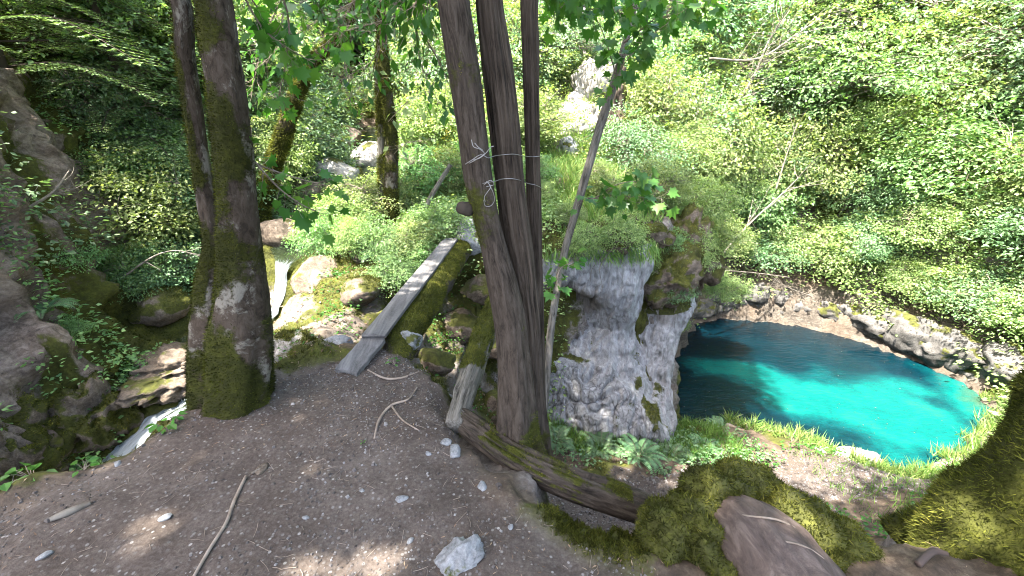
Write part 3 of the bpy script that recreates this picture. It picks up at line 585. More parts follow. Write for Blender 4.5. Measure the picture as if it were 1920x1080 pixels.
# ---------------------------------------------------------------- boulders
import bmesh
def ico(sub):
    b = bmesh.new(); bmesh.ops.create_icosphere(b, subdivisions=sub, radius=1.); b.verts.ensure_lookup_table()
    V = np.array([v.co[:] for v in b.verts]); F = np.array([[v.index for v in f.verts] for f in b.faces]); b.free(); return V, F
ICO = {k: ico(k) for k in (2, 3, 4, 5)}
def stonemat(name, cols, mossy=.0):
    m = M(name, .88, .25); n = m.noise(7., 8, .78, None, .5); n2 = m.noise(50, 5, .78)
    c = m.ramp(m.mix(.4, n, n2), [(.33, tuple(x*.3 for x in cols[0])), (.45, cols[0]), (.56, cols[1]), (.7, cols[2])])
    mk = m.ramp(m.math('ADD', m.attr('moss'), m.math('MULTIPLY', m.math('SUBTRACT', m.noise(9, 5, .8), .5), 1.)), [(.42, 0.), (.56, 1.)])
    m.col(m.mix(mk, c, moss_color(m))); m.bump(n, .8, .02); m.bump(n2, .8, .006); return m.m
ST_DARK = stonemat('stone_dark', [(.05, .046, .042), (.10, .094, .087), (.18, .17, .16)])
ST_PALE = stonemat('stone_pale', [(.16, .145, .13), (.30, .28, .255), (.50, .48, .45)])
ST_GREY = stonemat('stone_grey', [(.14, .14, .14), (.24, .24, .24), (.38, .38, .38)])
ST_BROWN = stonemat('stone_brown', [(.07, .052, .038), (.14, .11, .082), (.25, .21, .17)])
def boulder(name, c, r, mat, seed, label, cat='boulder', mossy=0., sub=4, group=None, facets=7, hair=0, rot=0., nz=.12, on=None, bury=.3, parent=None, squash=1.):
    V, F = ICO[sub]; V = V.copy(); rg = np.random.default_rng(seed)
    for k in range(facets):
        n = rdir(rg, 1)[0]; n /= np.linalg.norm(n); h = rg.uniform(.62, .9); dd = V@n; V = V - np.where(dd > h, (dd-h)*.85, 0)[:, None]*n
    N = V/np.linalg.norm(V, axis=1)[:, None]; V = V + N*(nz*fbm(V*1.7+seed, 4, seed)+nz*.4*ridged(V*3.3+seed, 5, seed+3)+nz*.25*fbm(V*11, 3, seed+5))[:, None]
    V = V*np.array(r); ca, sa = math.cos(rot), math.sin(rot); V = V@np.array([[ca, sa, 0], [-sa, ca, 0], [0, 0, 1]])
    c = np.array(c, float)
    if on: c[2] = onground(c[0], c[1])[0][0, 2] + r[2]*(1-2*bury)*.6
    V = V+c; Nn = vnormals(V, F); ms = np.clip(mossy*(.35+.7*Nn[:, 2])+.45*fbm(V*5, 4, seed), 0, 1) if mossy else np.zeros(len(V))
    if parent is not None: return child(name, V, F, mat, parent, attrs={'moss': ms}), V, F, ms
    if hair:
        root = thing(name, c, label, cat, group); child('stone', V, F, mat, root, attrs={'moss': ms}); fuzz('moss', V, [F], ms, hair, .025, seed, root, .5); return root
    o = mesh(name, V-c, F, mat, loc=tuple(c), attrs={'moss': ms}); tag(o, label, cat, group); return o
boulder('boulder', (2.3, 6.0, -.62), (.40, .36, .46), ST_BROWN, 11, 'dark moss-covered lump hanging on the right shoulder of the grey pillar', mossy=1.4, hair=22000, facets=3, sub=5, nz=.25)
boulder('boulder', (2.75, 6.7, -.45), (.42, .5, .7), ST_BROWN, 12, 'mossy brown crag behind the pillar, overhanging the dark corner of the pool', mossy=1.3, hair=20000, facets=3, sub=5, nz=.3)
boulder('boulder', (3.45, 8.3, -1.0), (.5, .9, 1.05), ST_BROWN, 13, 'tall mossy crag at the far left corner of the pool', mossy=1.1, hair=20000, facets=3, sub=5, nz=.3)
boulder('boulder', (-.50, 5.45, .12), (.26, .42, .26), ST_GREY, 14, 'grey block of stone at the far end of the plank bridge', mossy=.2)
boulder('boulder', (-.78, 2.86, .02), (.10, .09, .075), ST_GREY, 15, 'speckled grey stone at the foot of the mossy bridge log', mossy=.35)
boulder('boulder', (-1.35, 2.88, -.02), (.13, .09, .06), ST_GREY, 16, 'flat grey stone on the path edge left of the plank end', mossy=.3)
boulder('boulder', (-3.15, 5.75, .06), (.34, .30, .22), ST_BROWN, 17, 'brown boulder at the stream edge just above the small waterfall', mossy=.25, on=False)
boulder('boulder', (-2.2, 4.62, -.14), (.26, .36, .22), ST_BROWN, 18, 'tan sunlit rock on the bank right of the small waterfall', mossy=.3, hair=2000)
boulder('boulder', (-1.75, 3.05, -.16), (.20, .16, .15), ST_PALE, 19, 'pale mossy rock beside the foot of the double-trunked tree', mossy=.55, hair=3000)
boulder('boulder', (-1.55, 4.1, -.1), (.2, .26, .16), ST_BROWN, 20, 'brown mossy rock on the island close to the plank bridge', mossy=.6, hair=3000)
for k, (x, y, r, mt, lb) in enumerate([
 (-3.25, 8.1, .42, ST_PALE, 'pale rounded boulder beside the far cascade of the stream'), (-2.0, 8.3, .28, ST_GREY, 'grey boulder on the right bank of the far cascade'),
 (-3.0, 9.4, .55, ST_PALE, 'large pale boulder in the stream bed upstream of the far cascade'), (-3.7, 9.9, .4, ST_BROWN, 'brown mossy boulder furthest up the stream bed'),
 (-3.5, 7.3, .30, ST_BROWN, 'brown boulder on the left stream bank behind the leaning mossy tree'), (-2.2, 7.6, .2, ST_PALE, 'small pale stone under the far cascade'),
 (-2.55, 10.4, .35, ST_PALE, 'sunlit white boulder above the stream among bright leaves')]):
    boulder('boulder', (x, y, 0), (r, r*.9, r*.7), mt, 30+k, lb, mossy=.45, on=True, bury=.35)
for k, (u, v, Y, r, mt, lb) in enumerate([
 (1085, 235, 10.5, .50, ST_PALE, 'pale sunlit boulder under the broken snag on the far slope'), (1115, 160, 12.2, .62, ST_PALE, 'white sunlit rock face at the top of the rocky gap'),
 (1065, 285, 9.6, .30, ST_GREY, 'grey cracked boulder low in the rocky gap'), (1150, 255, 10.3, .36, ST_BROWN, 'brown boulder right of the pale rocks on the far slope'),
 (1045, 90, 14.5, .95, ST_GREY, 'dark grey crag high in the gap behind the wired trees'), (1075, 200, 11.4, .34, ST_PALE, 'small white rock between the pale boulder and the white face'),
 (1135, 215, 11.2, .3, ST_PALE, 'narrow pale rock beside the broken snag'), (1100, 105, 14.6, .7, ST_PALE, 'pale jagged rock above the white face in the gully'), (1075, 60, 16.5, .8, ST_GREY, 'grey streaked rock near the top of the gully'), (1130, 70, 16, .6, ST_PALE, 'pale rock at the top right of the gully'), (1040, 190, 12.6, .5, ST_BROWN, 'brown shaded rock beside the gap just right of the wired trees')]):
    p = U(u, v, Y); z0 = H0(p[0], p[1]); boulder('boulder', (p[0], p[1], min(p[2], z0+r*.5)), (r, r*.8, r*.85), mt, 50+k, lb, mossy=.25, nz=.2)
boulder('boulder', (-3.42, 3.78, -.80), (.45, .42, .15), ST_BROWN, 70, 'pitted rock shelf the stream runs under, left of the double tree', mossy=.4, nz=.35, sub=5)
boulder('boulder', (-3.82, 3.25, -1.0), (.28, .34, .42), ST_BROWN, 71, 'dark rounded rock wrapped in moss at the foot of the left cliff', mossy=1.1, hair=26000, facets=3, sub=5, nz=.3)
boulder('boulder', (-4.08, 2.65, -1.05), (.34, .36, .5), ST_BROWN, 72, 'big moss-covered rock low on the cliff beside the white rapids', mossy=1.1, hair=26000, facets=3, sub=5, nz=.3)
boulder('boulder', (-4.1, 4.55, -.45), (.3, .3, .22), ST_BROWN, 73, 'mossy boulder above the dark pool behind the double tree', mossy=.9, hair=5000, facets=3)
for k, (x, y, z, r, lb) in enumerate([(-.35, 4.75, -.35, .22, 'dark rock under the far end of the plank bridge'), (-.62, 4.7, -.8, .25, 'dark rock low in the gully under the bridge'),
  (-.15, 4.7, -1.0, .3, 'shaded rock in the gully between the bridge and the short log'), (-.75, 3.6, -.62, .17, 'small mottled rock in the gully beside the bridge log'), (-.1, 4.1, -1.6, .3, 'grey rock deep in the gully behind the wired trees')]):
    boulder('boulder', (x, y, z), (r*1.2, r, r*.8), ST_BROWN, 80+k, lb, mossy=.75)
p_ = Uz(1600, 858, -3.25); boulder('boulder', (p_[0], p_[1], -3.28), (.42, .22, .14), ST_PALE, 95, 'pale rock on the near bank of the pool', nz=.2)
p_ = Uz(1545, 850, -3.2); boulder('boulder', (p_[0], p_[1], -3.26), (.16, .14, .1), ST_PALE, 96, 'small pale rock left of the larger pale rock on the near pool bank', nz=.2)
for k, (x, y, z, r) in enumerate([(.5, 5.58, -.02, .2), (.95, 5.5, .05, .17), (1.38, 5.52, .0, .19), (2.0, 5.85, .02, .2)]):
    boulder('boulder', (x, y, z), (r*1.2, r, r*.85), ST_BROWN, 180+k, ['mossy lump at the left end of the pillar top', 'mossy lump in the middle of the pillar top', 'mossy lump over the pale face of the pillar top', 'mossy lump at the right shoulder of the pillar top'][k], mossy=1.3, hair=6000, nz=.3)
RN = ['first', 'second', 'third', 'fourth', 'fifth', 'sixth', 'seventh', 'eighth', 'ninth', 'tenth', 'eleventh', 'twelfth', 'thirteenth']
rr_ = np.random.default_rng(12)
for k, (x, y) in enumerate([(4.95, 10.35), (5.45, 10.55), (5.95, 10.55), (6.5, 10.5), (7.0, 10.4), (7.5, 10.2), (7.95, 9.85), (8.35, 9.45), (8.65, 9.0), (8.95, 8.55), (9.15, 8.0), (9.35, 7.5), (9.4, 7.0)]):
    r = rr_.uniform(.26, .46); boulder('boulder', (x+rr_.uniform(-.05, .15), y+rr_.uniform(-.05, .15), -3.12+rr_.uniform(-.12, .22)), (r*1.5, r*.7, r*rr_.uniform(.8, 1.1)), ST_DARK, 300+k, '%s rock from the crag along the far waterline of the pool' % RN[k], mossy=.45, facets=11, nz=.22, rot=[.35, .1, -.1, -.25, -.4, -.6, -.75, -.85, -1.0, -1.1, -1.3, -1.5, -1.6][k]+rr_.uniform(-.2, .2), group='rocks along the far waterline of the pool')
# the stones lying on the path
for k, (u, v, r, mt, lb) in enumerate([
 (836, 822, .032, ST_GREY, 'flat grey stone by the log corner, the upper of two'), (852, 838, .040, ST_GREY, 'flat grey stone by the log corner, the lower of two'),
 (752, 935, .024, ST_PALE, 'light stone lying alone in the middle of the path'), (904, 908, .026, ST_PALE, 'white angular stone right of the path near the log'),
 (312, 973, .022, ST_PALE, 'pale flat stone beside the sunlit patch on the path'), (222, 873, .018, ST_PALE, 'white pebble at the stream-side edge of the path'),
 (85, 1048, .022, ST_PALE, 'pale oval stone near the lower left corner of the path'), (678, 918, .012, ST_PALE, 'tiny white stone left of the lone light stone'),
 (768, 1010, .014, ST_GREY, 'small grey pebble low on the path'), (802, 846, .016, ST_PALE, 'small stone left of the two flat grey stones'),
 (957, 985, .014, ST_PALE, 'round pale pebble beside the mossy mound'), (573, 970, .013, ST_PALE, 'small whitish stone right of the long stick'),
 (490, 880, .030, ST_BROWN, 'thin brown flake of stone above the long stick')]):
    p = Uz(u, v, 0); z = onground(p[0], p[1])[0][0, 2]
    boulder('stone', (p[0], p[1], z+r*.15), (r*1.25, r*.8, r*.5), ST_GREY if mt is ST_PALE else mt, 100+k, lb, 'stone', sub=3, facets=9, rot=k*1.7, group='stones lying on the path')
p = Uz(865, 1045, 0)
boulder('boulder', (p[0], p[1], .0), (.085, .06, .065), ST_GREY, 131, 'half-buried white rock with a mossy back at the bottom of the path', mossy=.35, rot=.6, nz=.25)

# ---------------------------------------------------------------- plank bridge
m = M('weathered_plank', .8, .25); v = m.mapping((22, 1.4, 22)); n = m.noise(1., 6, .7, v, .4); n2 = m.noise(60, 3, .6)
m.col(m.mix(m.ramp(n2, [(.4, 0.), (.8, .25)]), m.ramp(n, [(.3, (.035, .032, .031)), (.5, (.085, .08, .078)), (.7, (.14, .132, .128))]), (.18, .17, .16))); m.bump(n, .8, .006); PLANK = m.m
def plank(name, A, B, width, th, seed, root, mat=PLANK):
    A, B = np.array(A, float), np.array(B, float); D = B-A; L = np.linalg.norm(D); D /= L; S = np.cross(D, (0, 0, 1)); S /= np.linalg.norm(S); Un = np.cross(S, D)
    n, r = 50, np.random.default_rng(seed); prof = [(-1, -1), (-.6, -1), (.6, -1), (1, -1), (1.01, 0), (1, .85), (.93, 1), (.35, 1.03), (0, .98), (-.4, 1.03), (-.93, 1), (-1, .85), (-1.01, 0)]
    V = []
    for k in range(n):
        t = k/(n-1); ex = 0 if 0 < k < n-1 else 1
        for q, (a, b) in enumerate(prof):
            e = .012*vnoise(np.array([[q*1.3, k*.001, seed]]))[0] if ex else 0
            V.append(A+D*(L*t+e)+S*(a*width/2*(1+.03*vnoise(np.array([[a*2, t*9, seed]]))[0]))+Un*(b*th/2+.004*vnoise(np.array([[a*3, t*6, seed+4]]))[0]+.003*vnoise(np.array([[a*9., t*2, seed+7]]))[0]))
    c = len(prof); i = np.arange(n-1)[:, None]*c; j = np.arange(c)[None]; j2 = (j+1) % c
    F = np.stack([i+j, i+j2, i+c+j2, i+c+j], -1).reshape(-1, 4); V = np.array(V); V = np.vstack([V, A, B]); jj = np.arange(c)
    return child(name, V, [F[:, ::-1], np.stack([np.full(c, n*c), (jj+1) % c, jj], -1)[:, ::-1], np.stack([np.full(c, n*c+1), (n-1)*c+jj, (n-1)*c+(jj+1) % c], -1)[:, ::-1]], mat, root, smooth=False)
# log under the planks
root = thing('log_bridge', (-.85, 2.6, 0), 'plank walkway laid on a big mossy log across the gully', 'bridge')
topm = lambda V, N: .15+.75*np.clip(N[:, 2]*.8+.5*N[:, 0]*.5+.25, 0, 1)+.3*fbm(V*3.5, 3, 4)
o, V, F, N, ms = logmesh('log', [dict(ctrl=[(-.84, 2.62, -.10, .10), (-.85, 2.9, -.025, .125), (-.755, 3.8, .02, .132), (-.66, 4.8, .055, .135), (-.61, 5.25, .06, .13)], n=150, seg=60, rough=.07, furrow=.05, ffreq=7, seed=3, vs=6)], BK_LOG, root, topm)
fuzz('moss', V, F, ms, 60000, .017, 8, root, .35)
plank('plank', (-.985, 2.70, .140), (-.735, 5.02, .205), .168, .03, 1, root)
q = plank('plank', (-1.085, 2.40, .035), (-.985, 2.73, .105), .172, .034, 2, root)
q['label'] = 'short sloping step plank at the near end'
# short log with worn near end
root = thing('fallen_log', (-.35, 2.0, 0), 'short log with bright moss on its back beside the bridge, its near end worn bare', 'log')
o, V, F, N, ms = logmesh('log', [dict(ctrl=[(-.33, 1.97, -.045, .052), (-.30, 2.25, -.03, .072), (-.24, 2.8, -.01, .09), (-.17, 3.4, -.02, .098), (-.06, 4.3, -.08, .10), (0, 4.9, -.1, .10)], n=110, seg=44, rough=.12, furrow=.10, ffreq=8, seed=13, vs=5)], BK_GREY, root,
   lambda V, N: (.1+.8*np.clip(N[:, 2]*1.2, 0, 1)+.3*fbm(V*5, 3, 14))*sstep(2.35, 2.75, V[:, 1]+.2*fbm(V*4, 2, 3)))
fuzz('moss', V, F, ms, 22000, .018, 18, root, .35)
# long log along the path edge
A, B = Uz(850, 775, -.03), U(1240, 960, 1.62)
root = thing('fallen_log', A, 'long cracked log lying along the path edge from the wired trees to the mossy stump', 'log')
o, V, F, N, ms = logmesh('log', [dict(ctrl=[(A[0]-.02, A[1]+.02, -.04, .045), (A[0]+.06, A[1]-.03, -.055, .068), (.0, 1.80, -.10, .078), (.30, 1.66, -.15, .082), (B[0]-.05, B[1]+.02, B[2]-.02, .080), (B[0]+.06, B[1]-.02, B[2]-.05, .05)], n=150, seg=64, rough=.08, furrow=.20, ffreq=10, seed=23, vs=2.2)], BK_LOG, root,
   lambda V, N: .05+.55*np.clip(N[:, 2], 0, 1)*(fbm(V*4, 3, 9) > -.05)+.35*fbm(V*7, 3, 14))
fuzz('moss', V, F, ms, 9000, .012, 28, root, .4)

# ---------------------------------------------------------------- foliage builders
def sticks(A, B, ra, rb, sag=0., n=5, seg=4, seed=0):
    A, B = np.asarray(A, float), np.asarray(B, float); m_ = len(A); t = np.linspace(0, 1, n); r = np.random.default_rng(seed)
    D = B-A; L = np.linalg.norm(D, axis=1)[:, None]; D = D/(L+1e-9); ref = np.where(np.abs(D[:, 2:3]) > .9, (1., 0, 0), (0, 0, 1.))
    X = np.cross(D, ref); X /= np.linalg.norm(X, axis=1)[:, None]; Y = np.cross(D, X)
    w1, w2 = r.normal(size=(m_, 1))*.05*L, r.normal(size=(m_, 1))*.05*L
    C = A[:, None]+(B-A)[:, None]*t[None, :, None]; bow = (t*(1-t)*4)[None, :, None]
    C = C+bow*(X*w1+Y*w2)[:, None]; C[..., 2] += (np.broadcast_to(sag, (m_,))[:, None]*bow[..., 0])*L
    R = np.broadcast_to(ra, (m_,))[:, None]*(1-t)+np.broadcast_to(rb, (m_,))[:, None]*t
    a = np.linspace(0, 2*PI, seg, endpoint=False)
    V = C[:, :, None]+R[:, :, None, None]*(np.cos(a)[None, None, :, None]*X[:, None, None]+np.sin(a)[None, None, :, None]*Y[:, None, None])
    i = np.arange(n-1)[:, None]; j = np.arange(seg)[None]; F = np.stack([i*seg+j, i*seg+(j+1) % seg, (i+1)*seg+(j+1) % seg, (i+1)*seg+j], -1).reshape(-1, 4)
    F = (F[None]+(np.arange(m_)*n*seg)[:, None, None]).reshape(-1, 4); return V.reshape(-1, 3), F
HOLES = []  # gaps added to the crowns along sun rays, to drop light flecks on set spots
for u, v, w_ in [(300, 1003, .13), (715, 1062, .12), (590, 1055, .09), (1370, 960, .12), (1450, 985, .13), (1520, 1010, .12), (1420, 900, .07), (1700, 960, .12), (1880, 1010, .16), (560, 620, .5), (650, 560, .3), (800, 520, .1), (60, 560, .15), (180, 470, .2), (560, 540, .3), (240, 690, .2), (330, 650, .2)]:
    HOLES.append((Uz(u, v, 0 if v > 850 else -.2) if u > 400 or v > 850 else U(u, v, 4.), w_))
def inhole(P):
    S_ = np.array(SUN); k = np.zeros(len(P), bool)
    for h_, w_ in HOLES:
        d = P-h_; t = d@S_; k |= np.linalg.norm(d-t[:, None]*S_, axis=1) < w_*.9+.04
    return k
def clusters(r, C, rad, nleaf, size, tpl, flat=.35, tilt=.45, droop=.25, tb=.45, out=None):
    """leaf sprays: nleaf leaves around each centre in a flattened tilted disc"""
    m_ = len(C); k = np.repeat(np.arange(m_), nleaf); nn = m_*nleaf
    ax_ = r.normal(size=(m_, 3))*.35; ax_[:, 2] = 1
    if out is not None: ax_ += out*.5
    ax_ /= np.linalg.norm(ax_, axis=1)[:, None]
    d = r.normal(size=(nn, 3)); q = (d*ax_[k]).sum(1)[:, None]; pl_ = d-q*ax_[k]; pl_ /= np.linalg.norm(pl_, axis=1)[:, None]+1e-9
    rr = np.broadcast_to(rad, (m_,))[k]*np.sqrt(r.random(nn))
    P = C[k]+pl_*rr[:, None]+ax_[k]*(q*.5*flat*np.broadcast_to(rad, (m_,))[k][:, None])
    D = pl_+.5*r.normal(size=(nn, 3)); D[:, 2] -= droop
    N = ax_[k]+tilt*r.normal(size=(nn, 3)); S = size*r.uniform(.6, 1.25, nn)
    V, F = scatter(P, D, N, S, tpl); tt = np.clip(tb+.16*r.normal(size=m_)[k]+.17*r.normal(size=nn), 0, 1)
    return V, F, np.repeat(tt, len(tpl[0]))
def shrub_geo(seed, h, w_, ncl, nleaf, size, tpl=LEAF, rad=.28, flat=.3, stems=5, lean=0., tb=.45, base=.18, wood=.022, dead=0):
    r = np.random.default_rng(seed); SP, parts = [], []
    for s in range(stems):
        a = 2*PI*s/stems+r.uniform(-.5, .5); k = r.uniform(.25, .75)*w_; tip = np.array((math.cos(a)*k+lean, math.sin(a)*k, h*r.uniform(.6, .95)))
        C = catmull([(r.normal()*.06, r.normal()*.06, -.3), (tip[0]*.25, tip[1]*.25, tip[2]*.4), (tip[0]*.7, tip[1]*.7, tip[2]*.8), tip], 14)
        C[2:, :2] += .05*r.normal(size=(12, 2)); R = np.linspace(wood, wood*.25, 14); SP.append(C[3:])
        parts.append(tube(np.c_[C, R], 22, 6, caps=False))
    SP = np.vstack(SP); C = []
    while len(C) < ncl:
        p = rdir(r, 1)[0]; p = p/np.linalg.norm(p)*r.uniform(.35, 1)**.5
        if p[2] < -.75: continue
        z = h*(base+(1-base)*(p[2]*.5+.5)); C.append((p[0]*w_*(1.05-.3*abs(p[2]))+lean*z/h, p[1]*w_*(1.05-.3*abs(p[2])), z))
    C = np.array(C); C[:, :2] *= (1+.45*fbm(C*np.array((2.2, 2.2, 2.8))/max(w_, .1)+seed*3, 2, seed+7))[:, None]; C[:, 2] *= 1+.22*r.normal(size=ncl)*.6; C += .35*np.array((w_, w_, h*.5))*.35*fbm(C*1.3+seed, 2, seed)[:, None]
    C[:, 2] = np.maximum(C[:, 2], .05*h)
    dd = ((C[:, None]-SP[None])**2).sum(-1)+np.where(SP[None, :, 2] > C[:, None, 2]+.05, 2., 0); A = SP[dd.argmin(1)]
    parts.append(sticks(A, C, wood*.35, wood*.12, .08, 6, 4, seed))
    out = C-np.array((0, 0, h*.3)); out /= np.linalg.norm(out, axis=1)[:, None]; out[:, 2] *= .3
    V, F, T = clusters(r, C, rad*r.uniform(.5, 1.7, ncl), nleaf, size, tpl, flat, out=out, tb=tb)
    return join(parts), (V, F, T)
def new_shrub(name, geo, lmat, loc, label, cat, group=None, rot=0., sc=1., wmat=TWIG, wn='stem', fn='foliage'):
    (WV, WF), (V, F, T) = geo; root = thing(name, (0, 0, 0), label, cat, group)
    child(wn, WV, WF, wmat, root); child(fn, V, F, lmat, root, smooth=False, attrs={'tint': T})
    root.location = loc; root.rotation_euler = (0, 0, rot); root.scale = (sc,)*3 if not isinstance(sc, tuple) else sc; return root
def dup(src, loc, label, rot=0., sc=1., group=None, tilt=(0, 0), mat=None):
    r_ = src.copy(); COL.objects.link(r_); r_.location = loc; r_.rotation_euler = (tilt[0], tilt[1], rot); r_.scale = (sc,)*3 if not isinstance(sc, tuple) else sc; r_['label'] = label
    if group: r_['group'] = group
    for ch in src.children:
        c_ = ch.copy(); COL.objects.link(c_); c_.parent = r_
        if mat and c_.name.startswith('foliage'):
            c_.material_slots[0].link = 'OBJECT'; c_.material_slots[0].material = mat
    return r_
# ---------------------------------------------------------------- near trees
def trunkpts(L, Y, top=None):
    """L rows (u_left, u_right, v) of a trunk's outline at distance Y -> x,y,z,radius"""
    out = []
    for row in L:
        ul, ur, v = row[:3]; y = row[3] if len(row) > 3 else Y; a, b = U(ul, v, y), U(ur, v, y); c = (a+b)/2; out.append((*c, np.linalg.norm(b-a)/2))
    return out+(top or [])
def crown(root, C, R, ncl, nleaf, size, lmat, seed, frm, tpl=LEAF, rad=.5, hole=None):
    r = np.random.default_rng(seed); p = rdir(r, ncl); p = p*(r.uniform(.15, 1, ncl)**.4)[:, None]; Q = np.array(C)+p*np.array(R)
    if hole: Q = Q[~hole(Q)]
    frm = np.array(frm); hub = frm+(np.array(C)-frm)*r.uniform(.3, .9, len(Q))[:, None]
    k = 14; limbs = Q[r.choice(len(Q), k, replace=False)]; 
    W = [sticks(np.repeat(frm[None], k, 0), limbs, .05, .015, .1, 8, 6, seed)]
    tt = r.random((len(Q), 1)); lp = limbs[((Q[:, None]-limbs[None])**2).sum(-1).argmin(1)]; A = frm+(lp-frm)*np.clip(tt*.5+.5, 0, 1)
    W.append(sticks(A, Q, .012, .004, .05, 5, 3, seed+1)); V, F = join(W)
    child('branch', V, F, TWIG, root); V, F, T = clusters(r, Q, rad, nleaf, size, tpl); k_ = ~inhole(V[::4]); V = V.reshape(-1, 4, 3)[k_].reshape(-1, 3); T = T.reshape(-1, 4)[k_].ravel(); F = (LEAF[1][None]+(np.arange(k_.sum())*4)[:, None, None]).reshape(-1, 3)
    child('crown', V, F, lmat, root, smooth=False, attrs={'tint': T})
# double trunk
Yd = 2.25
base = U(432, 760, Yd)
t1 = [(372, 470, 830, 2.2), (374, 470, 760, 2.2), (368, 452, 680, 2.25), (367, 440, 600, 2.3), (375, 424, 520, 2.35), (385, 417, 460, 2.35), (372, 405, 380, 2.42), (358, 388, 280, 2.42), (345, 376, 190, 2.42), (330, 363, 100, 2.42), (320, 355, 0, 2.42)]
t2 = [(398, 505, 830, 2.12), (400, 500, 760, 2.12), (402, 500, 690, 2.15), (405, 502, 620, 2.2), (410, 498, 545, 2.25), (415, 488, 470, 2.28), (414, 480, 390, 2.25), (405, 472, 300, 2.25), (394, 462, 190, 2.25), (380, 445, 90, 2.25), (369, 432, 0, 2.25)]
root = thing('deciduous_tree', base, 'double-trunked tree wrapped in dark moss at the stream side of the path', 'tree')
flare = (lambda s: .42*np.exp(-s*14), 6, .7)
P1 = trunkpts(t1, Yd); P2 = trunkpts(t2, Yd)
P1.append((P1[-1][0]-.35, 2.4, 3.9, .075)); P1.append((P1[-1][0]-.4, 2.4, 6., .05)); P2.append((P2[-1][0]-.1, 2.3, 3.9, .085)); P2.append((P2[-1][0]+.1, 2.2, 6.2, .05))
zb = base[2]
mossf = lambda V, N: np.clip(.50-.50*N[:, 0]*sstep(.0, .6, V[:, 2])+.45*(1-sstep(.15, .75, V[:, 2]-zb))+.55*fbm(V*4.5, 5, 4), 0, 1)
for k, P_ in enumerate((P1, P2)):
    o, V, F, N, ms = logmesh('trunk', [dict(ctrl=P_, n=190, seg=52, rough=.09, furrow=.03, ffreq=7, seed=40+k, lobes=flare)], BK_SMOOTH, root, mossf)
    o['label'] = ['slimmer darker trunk', 'thicker trunk with pale bark patches'][k]
    fz = fuzz('moss', V, F, np.where(V[:, 2] < 2.6, ms, 0), 42000, .020, 60+k, root, .38, mat=LM_MOSSDK); fz.parent = o
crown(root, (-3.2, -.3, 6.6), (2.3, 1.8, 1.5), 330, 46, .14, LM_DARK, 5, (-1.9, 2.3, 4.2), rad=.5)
# the wired trio
A1 = [(925, 1012, 860, 1.95), (934, 1003, 800, 1.95), (934, 1000, 740, 1.95), (932, 993, 670, 1.97), (925, 985, 600, 2.0), (912, 970, 530, 2.0), (900, 950, 460, 2.02), (885, 936, 400, 2.03), (868, 925, 330, 2.05), (857, 915, 250, 2.05), (843, 905, 160, 2.05), (828, 892, 70, 2.05), (818, 882, 0, 2.05)]
B1 = [(962, 1030, 870, 2.1), (968, 1024, 800, 2.1), (976, 1020, 720, 2.1), (974, 1016, 640, 2.12), (962, 1010, 560, 2.12), (946, 1003, 480, 2.13), (935, 992, 400, 2.13), (925, 984, 320, 2.15), (915, 977, 230, 2.15), (904, 965, 130, 2.15), (896, 952, 50, 2.15), (892, 945, 0, 2.15)]
C1 = [(990, 1024, 880, 2.28), (992, 1024, 800, 2.28), (993, 1023, 700, 2.28), (990, 1022, 600, 2.28), (988, 1019, 500, 2.28), (986, 1017, 400, 2.28), (984, 1014, 300, 2.28), (981, 1013, 200, 2.28), (978, 1013, 100, 2.28), (975, 1011, 0, 2.28)]
lab = ['smooth-barked trunk that bends, front left of the three wired trees', 'stringy-barked trunk in the middle of the three wired trees', 'slim straight dark trunk on the right of the three wired trees']
TRIO = []
for k, (L_, mt) in enumerate(((A1, BK_MAPLE), (B1, BK_STRING), (C1, BK_STRING))):
    P_ = [(x_, y_, z_, r_*.95) for x_, y_, z_, r_ in trunkpts(L_, 2.05)]; e = P_[-1]; P_ += [(e[0]-.12+.1*k, e[1]+.3, 3.6, e[3]*.95), (e[0]-.25+.25*k, e[1]+.8, 6.3, e[3]*.6)]
    root = thing('deciduous_tree', np.array(P_[0][:3]), lab[k], 'tree', 'three trees wired together beside the path')
    mf = (lambda V, N: np.clip(.10+.28*fbm(V*5, 4, 9)+.5*(1-sstep(-.1, .22, V[:, 2]))*(N[:, 0] > -.2)+.32*(V[:, 2] > 1.0)*np.clip(-N[:, 0]*.2+.8, 0, 1), 0, 1)) if k == 0 else (lambda V, N: np.clip(.08+.25*fbm(V*5, 4, 9+k)+.2*(1-sstep(-.1, .2, V[:, 2])), 0, 1))
    o, V, F, N, ms = logmesh('trunk', [dict(ctrl=P_, n=230, seg=56, rough=.05 if k == 0 else .07, furrow=.05 if k == 0 else .17, ffreq=12 if k == 0 else 22, seed=70+k, vs=1.2, lobes=((lambda s: .5*np.exp(-s*16)), 5, .3+k))], mt, root, mf)
    if k == 0:
        fz = fuzz('moss', V, F, ms, 14000, .012, 75, root, .45); fz.parent = o
        kb = U(878, 390, 2.03); boulder('knot', kb+np.array((-.012, -.02, 0)), (.042, .04, .04), BK_LOG, 3, None, parent=root, sub=3)
    crown(root, [(-1.9, 2.7, 7.2), (.3, 4.3, 7.9), (-.6, 3.4, 7.0)][k], [(1.5, 1.3, 1.0), (1.2, 1.2, 1.), (1.3, 1.2, 1.)][k], 130, 40, .13, LM_BRIGHT, 90+k, P_[-1][:3], rad=.5)
    TRIO.append(root)
